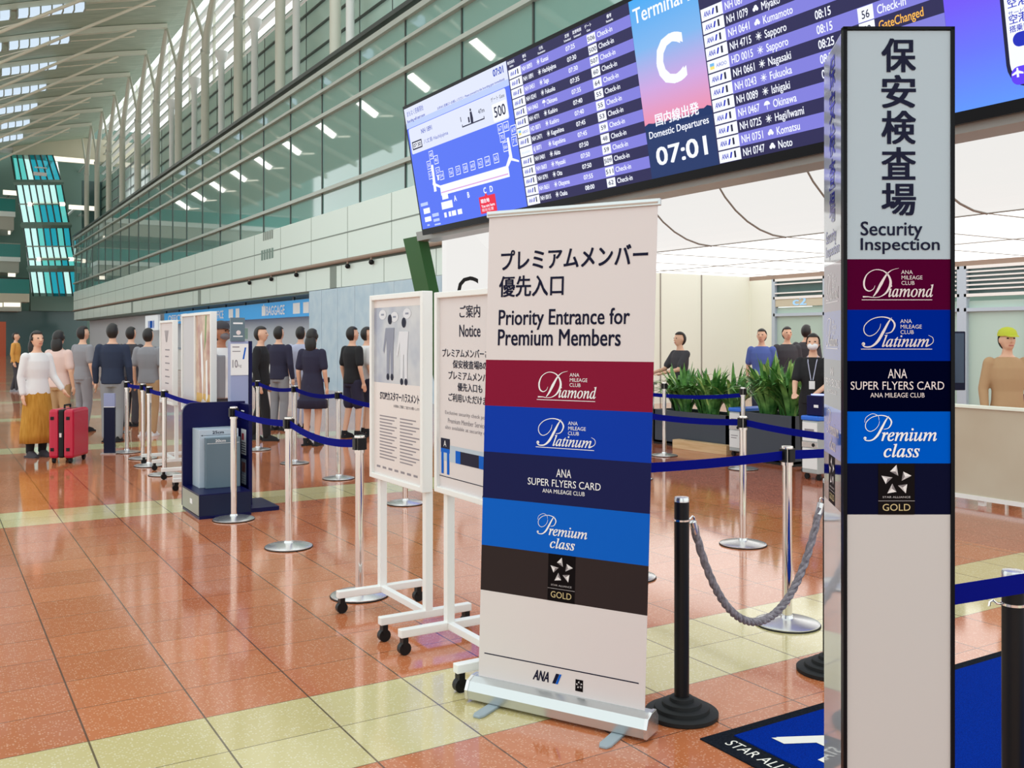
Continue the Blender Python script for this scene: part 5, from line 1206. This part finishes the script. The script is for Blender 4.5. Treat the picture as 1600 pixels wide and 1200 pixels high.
def person(label, x, y, rz, H=1.68, top='c_black', bottom='c_black', skin='skin', sleeve='long', legs='trousers', hairlen='short', mask=None, cap=None, armL=None, armR=None, fem=False, stride=0.0, shoe='c_black', jacket=None, lanyard=False, shoecol=None):
    k = H / 1.70; t = thing('person', label, 'person', (x, y, 0), rz, None); t.scale = (k, k, k)
    sk = M[skin]; sw = .155 if fem else .178; hw = .152 if fem else .150
    tor = [(0, 0, .80, hw * .8, .10), (0, 0, .88, hw, .115), (0, 0, .96, hw * .97, .112), (0, 0, 1.07, .125 if fem else .142, .098), (0, 0, 1.20, .148 if fem else .168, .112), (0, .005, 1.31, sw * .98, .108), (0, .01, 1.38, sw * .82, .085), (0, .012, 1.425, .085, .065), (0, .01, 1.45, .055, .055)]
    shL, shR = Vector((-sw, .01, 1.365)), Vector((sw, .01, 1.365))
    aL = armL or ((-sw - .055, .03, 1.09), (-sw - .06, -.03, .86)); aR = armR or ((sw + .055, .03, 1.09), (sw + .06, -.03, .86))
    lg = [((-.082, 0, .87), (-.088, -.02 - stride * .5, .47), (-.085, .03 - stride, .085)), ((.082, 0, .87), (.088, -.02 + stride * .45, .47), (.085, .03 + stride, .085))]
    b = MB(); loft(b, tor, sk)
    for s0, (e, w) in ((shL, aL), (shR, aR)):
        limb(b, [s0, e, w], [.048, .037, .026], sk); hand(b, w, e, sk)
    for h_, kn, an in lg: limb(b, [h_, kn, an], [.082, .054, .037], sk); b.tube([Vector(an) + Vector((0, .03, -.03)), Vector(an) + Vector((0, -.06, -.045)), Vector(an) + Vector((0, -.15, -.06))], [.04, .036, .022], sk)
    b.tube([(0, .012, 1.40), (0, 0, 1.50)], [.056, .05], sk, 14)
    b.ball((0, -.005, 1.605), .073, .092, .105, sk, 18, 12); b.ball((0, -.035, 1.545), .052, .055, .05, sk, 14, 8)
    b.tube([(0, -.092, 1.615), (0, -.108, 1.585), (0, -.095, 1.578)], [.009, .015, .01], sk, 8)
    for sg in (-1, 1): b.ball((sg * .075, .008, 1.60), .012, .022, .032, sk, 8, 6)
    bd = b.build('body', t); fuse(bd, .0115)
    f = MB()
    for sg in (-1, 1): f.ball((sg * .032, -.086, 1.622), .013, .008, .0075, M['eye'], 8, 6)
    f.build('eyes', t)
    if not mask: f = MB(); f.tube([(-.024, -.088, 1.548), (0, -.094, 1.546), (.024, -.088, 1.548)], .0055, M['lip'], 6); f.build('mouth', t)
    else:
        f = MB(); f.ball((0, -.052, 1.562), .066, .066, .050, M[mask], 16, 10)
        for sg in (-1, 1): f.tube([(sg * .06, -.05, 1.58), (sg * .078, .005, 1.605)], .003, M[mask], 5)
        f.build('face_mask', t, smooth=True)
    h = MB(); n = 22; rg = 14; vs = []; fs = []; keep = []
    for i in range(rg + 1):
        ph = pi * i / rg
        for q in range(n):
            an = 2 * pi * q / n; vs.append((.082 * sin(ph) * cos(an), .003 + .104 * sin(ph) * sin(an), 1.612 + .112 * cos(ph)))
    ok = lambda v: v[1] > .015 and v[2] > (1.50 if hairlen == 'short' else 1.44) or v[2] > 1.665 or (hairlen != 'short' and abs(v[0]) > .072 and v[1] > -.05)
    for i in range(rg):
        for q in range(n):
            q2 = (q + 1) % n; fc = (i * n + q, (i + 1) * n + q, (i + 1) * n + q2, i * n + q2)
            if all(ok(vs[z]) for z in fc): fs.append(fc)
    h.add(vs, fs, M['hair'])
    if hairlen == 'long': h.ball((0, .06, 1.50), .085, .055, .14, M['hair'], 14, 8)
    if hairlen == 'bun': h.ball((0, .12, 1.62), .045, .04, .045, M['hair'], 12, 8)
    ho = h.build('hair', t, smooth=True); so = ho.modifiers.new('thick', 'SOLIDIFY'); so.thickness = .012; so.offset = 0
    if cap:
        c = MB(); c.lathe([(.094, 1.645), (.094, 1.67), (.082, 1.705), (.05, 1.732), (.01, 1.742)], (0, .004, 0), M[cap], 22, 1, 1.12); c.prism([(-.07, -.08, 1.65), (.07, -.08, 1.65), (.05, -.165, 1.635), (-.05, -.165, 1.635)], (0, 0, .008), M[cap]); c.build('cap', t, smooth=True)
    tm = M[top]; c = MB(); g = .014
    loft(c, [(cx, cy, z, rx + g, ry + g) for cx, cy, z, rx, ry in tor if z > (.9 if legs != 'dress' else .7)][:-1], tm); 
    loft(c, [(0, 0, .84, hw + .022, .135), (0, 0, .92, hw + .02, .13), (0, 0, 1.0, hw * .93 + .012, .12)], tm)
    for s0, (e, w) in ((shL, aL), (shR, aR)):
        e, w = Vector(e), Vector(w)
        if sleeve == 'long': limb(c, [s0, e, e.lerp(w, .93)], [.064, .052, .040], tm)
        elif sleeve == 'short': limb(c, [s0, s0.lerp(e, .75)], [.066, .062], tm)
    co = c.build('shirt', t); fuse(co, .0125, 3)
    if jacket:
        c = MB()
        for sg in (-1, 1):
            loft(c, [(sg * .10, .01, z, .085, .135) for z in (.84, 1.0, 1.2, 1.34)], M[jacket], 14)
            s0, (e, w) = (shL, aL) if sg < 0 else (shR, aR); e, w = Vector(e), Vector(w); limb(c, [s0, e, e.lerp(w, .9)], [.072, .06, .047], M[jacket])
        jo = c.build('jacket', t); fuse(jo, .0125, 3)
    bm_ = M[bottom]
    if legs == 'trousers':
        c = MB(); loft(c, [(0, 0, .80, hw * .85, .115), (0, 0, .88, hw + .012, .128), (0, 0, .97, hw + .008, .122), (0, 0, 1.0, hw, .118)], bm_)
        for h_, kn, an in lg: limb(c, [h_, kn, an], [.098, .074, .060], bm_)
        co = c.build('trousers', t); fuse(co, .0125, 3)
    elif legs == 'shorts':
        c = MB(); loft(c, [(0, 0, .80, hw * .9, .12), (0, 0, .88, hw + .014, .13), (0, 0, 1.0, hw, .118)], bm_)
        for h_, kn, an in lg: limb(c, [h_, Vector(h_).lerp(Vector(kn), .85)], [.1, .092], bm_)
        co = c.build('shorts', t); fuse(co, .0125, 3)
    else:
        zb = .20 if legs == 'skirt' else .55
        c = MB(); N = 36; vs = []; zs = [zb, zb + .12, .45 if zb < .4 else .66, .7, .86, 1.0]; R = [.225, .222, .212, .19, hw + .02, hw - .01]
        for z, r in zip(zs, R):
            for q in range(N): an = 2 * pi * q / N; rr = r * (1 + .05 * sin(9 * an) * (1 - (z - zb) / (1.02 - zb))); vs.append((rr * cos(an), rr * .78 * sin(an), z))
        fs = [(i * N + q, i * N + (q + 1) % N, (i + 1) * N + (q + 1) % N, (i + 1) * N + q) for i in range(5) for q in range(N)]
        c.add(vs, fs, bm_); co = c.build('skirt', t, smooth=True); so = co.modifiers.new('thick', 'SOLIDIFY'); so.thickness = .006
    if legs == 'skirt':
        for h_, kn, an in lg: c = MB(); c.tube([Vector(an) + Vector((0, 0, -.02)), Vector(an).lerp(Vector(kn), .5)], [.050, .062], M['c_black'], 14); c.build('sock', t, smooth=True)
    for h_, kn, an in lg:
        an = Vector(an); c = MB(); sm_ = M[shoe]
        c.prism([(an.x - .045, an.y + .07, 0), (an.x + .045, an.y + .07, 0), (an.x + .05, an.y - .12, 0), (an.x + .03, an.y - .185, 0), (an.x - .03, an.y - .185, 0), (an.x - .05, an.y - .12, 0)], (0, 0, .022), M['c_white'] if shoecol else sm_)
        loft(c, [(an.x, an.y - .055, .02, .047, .125), (an.x, an.y - .045, .055, .044, .105), (an.x, an.y, .09, .045, .055), (an.x, an.y + .005, .115, .042, .045)], sm_, 16); c.build('shoe', t, smooth=True)
    if lanyard:
        c = MB()
        for sg in (-1, 1): c.tube([(sg * .06, -.02, 1.44), (sg * .05, -.105, 1.36), (sg * .012, -.132, 1.14)], .006, M['c_ltblue'], 6)
        c.box(-.035, -.14, 1.03, .035, -.132, 1.13, M['paper']); c.build('lanyard', t)
    return t
def face_cam(x, y, off=0): return math.atan2(y, x) - pi / 2 + off      # off = 0: faces the camera
def at(u, v): p = G(u, v); return p.x, p.y
def P(label, u, v, off, **k): x, y = at(u, v); return person(label, x, y, face_cam(x, y, off), **k)
P('Person in long mustard skirt and pale top beside the red suitcase', 58, 714, .5, H=1.60, fem=True, top='c_white', bottom='mustard', legs='skirt', hairlen='long', armR=((.20, -.05, 1.10), (.27, -.16, .92)), shoe='c_dgrey')
P('Person in orange top and dark trousers far off at the left edge', 25, 612, 1.2, H=1.66, fem=True, top='c_orange', bottom='c_dgrey', hairlen='short', stride=.1, shoe='c_grey')
P('Person in pale pink top standing behind the red suitcase', 92, 690, 2.6, H=1.62, fem=True, top='c_pink', bottom='c_tan', hairlen='long', sleeve='short')
P('Person in grey shirt and grey trousers queuing behind the red suitcase', 130, 674, 2.2, H=1.70, top='c_grey', bottom='c_grey', sleeve='short')
P('Person in navy jacket, largest dark figure in the left queue', 176, 690, 2.9, H=1.72, top='c_navy', bottom='c_grey', sleeve='long')
P('Person in pale grey clothes and white shoes behind the left posts', 232, 681, 2.7, H=1.66, top='c_grey', bottom='c_tan', shoe='c_white', sleeve='short')
P('Person in charcoal coat at the back of the left queue', 205, 666, 2.6, H=1.70, top='c_dgrey', bottom='c_dgrey', sleeve='long')
P('Person in dark cap, grey mask and white shirt behind the baggage sizer', 346, 735, .9, H=1.69, top='c_white', bottom='c_dgrey', skin='skin_tan', mask='greymask', cap='c_dgrey', jacket='c_grey')
P('Person in black walking right of the lavender sign column', 408, 688, 1.3, H=1.68, top='c_black', bottom='c_black', stride=.14)
P('Person in indigo jacket next to the person in black', 436, 672, 2.6, H=1.70, top='c_indigo', bottom='c_grey')
P('Person in pale blue shirt and pale trousers in the queue centre', 470, 668, 2.8, H=1.70, top='c_ltblue', bottom='c_ltblue', sleeve='short')
P('Person in dark dress with bare legs left of the poster stands', 488, 696, 2.7, H=1.64, fem=True, top='c_indigo', bottom='c_indigo', legs='dress', hairlen='long', sleeve='short')
P('Person in black shirt, dark shorts and black trainers beside the poster stand', 551, 684, 2.2, H=1.68, top='c_black', bottom='c_indigo', legs='shorts', sleeve='short', stride=.06)
P('Person with white top and dark shorts half hidden by the poster frame', 574, 680, 1.8, H=1.68, top='c_white', bottom='c_indigo', legs='shorts', sleeve='short')
person('Security staff person in charcoal shirt leaning to the table', 9.78, 11.12, face_cam(9.78, 11.12, -1.0), H=1.60, top='c_dgrey', bottom='c_black', sleeve='short', armL=((-.22, -.14, 1.12), (-.20, -.38, 1.06)), armR=((.20, -.15, 1.12), (.10, -.40, 1.06)))
P('Security staff person in blue shirt behind the right palms', 1190, 673, -.2, H=1.66, top='c_blue', bottom='c_navy', sleeve='short')
P('Person in dark jacket behind the blue-shirted person', 1230, 668, .3, H=1.70, top='c_dgrey', bottom='c_black')
P('Person seen only as dark hair behind the masked person', 1260, 664, 2.9, H=1.74, top='c_dgrey', bottom='c_black')
person('Person with white mask and black top at the ticket reader', 8.72, 7.62, face_cam(8.72, 7.62, -.1), H=1.56, fem=True, top='c_black', bottom='c_black', mask='mask', hairlen='bun', sleeve='short', lanyard=True, armL=((-.21, -.08, 1.10), (-.19, -.30, .98)), armR=((.20, -.10, 1.10), (.06, -.36, .98)))
P('Person in lime cap and tan jacket beyond the frosted screen', 1574, 770, .4, H=1.60, top='c_tan', bottom='c_tan', cap='c_lime')
bpy.context.view_layer.update()
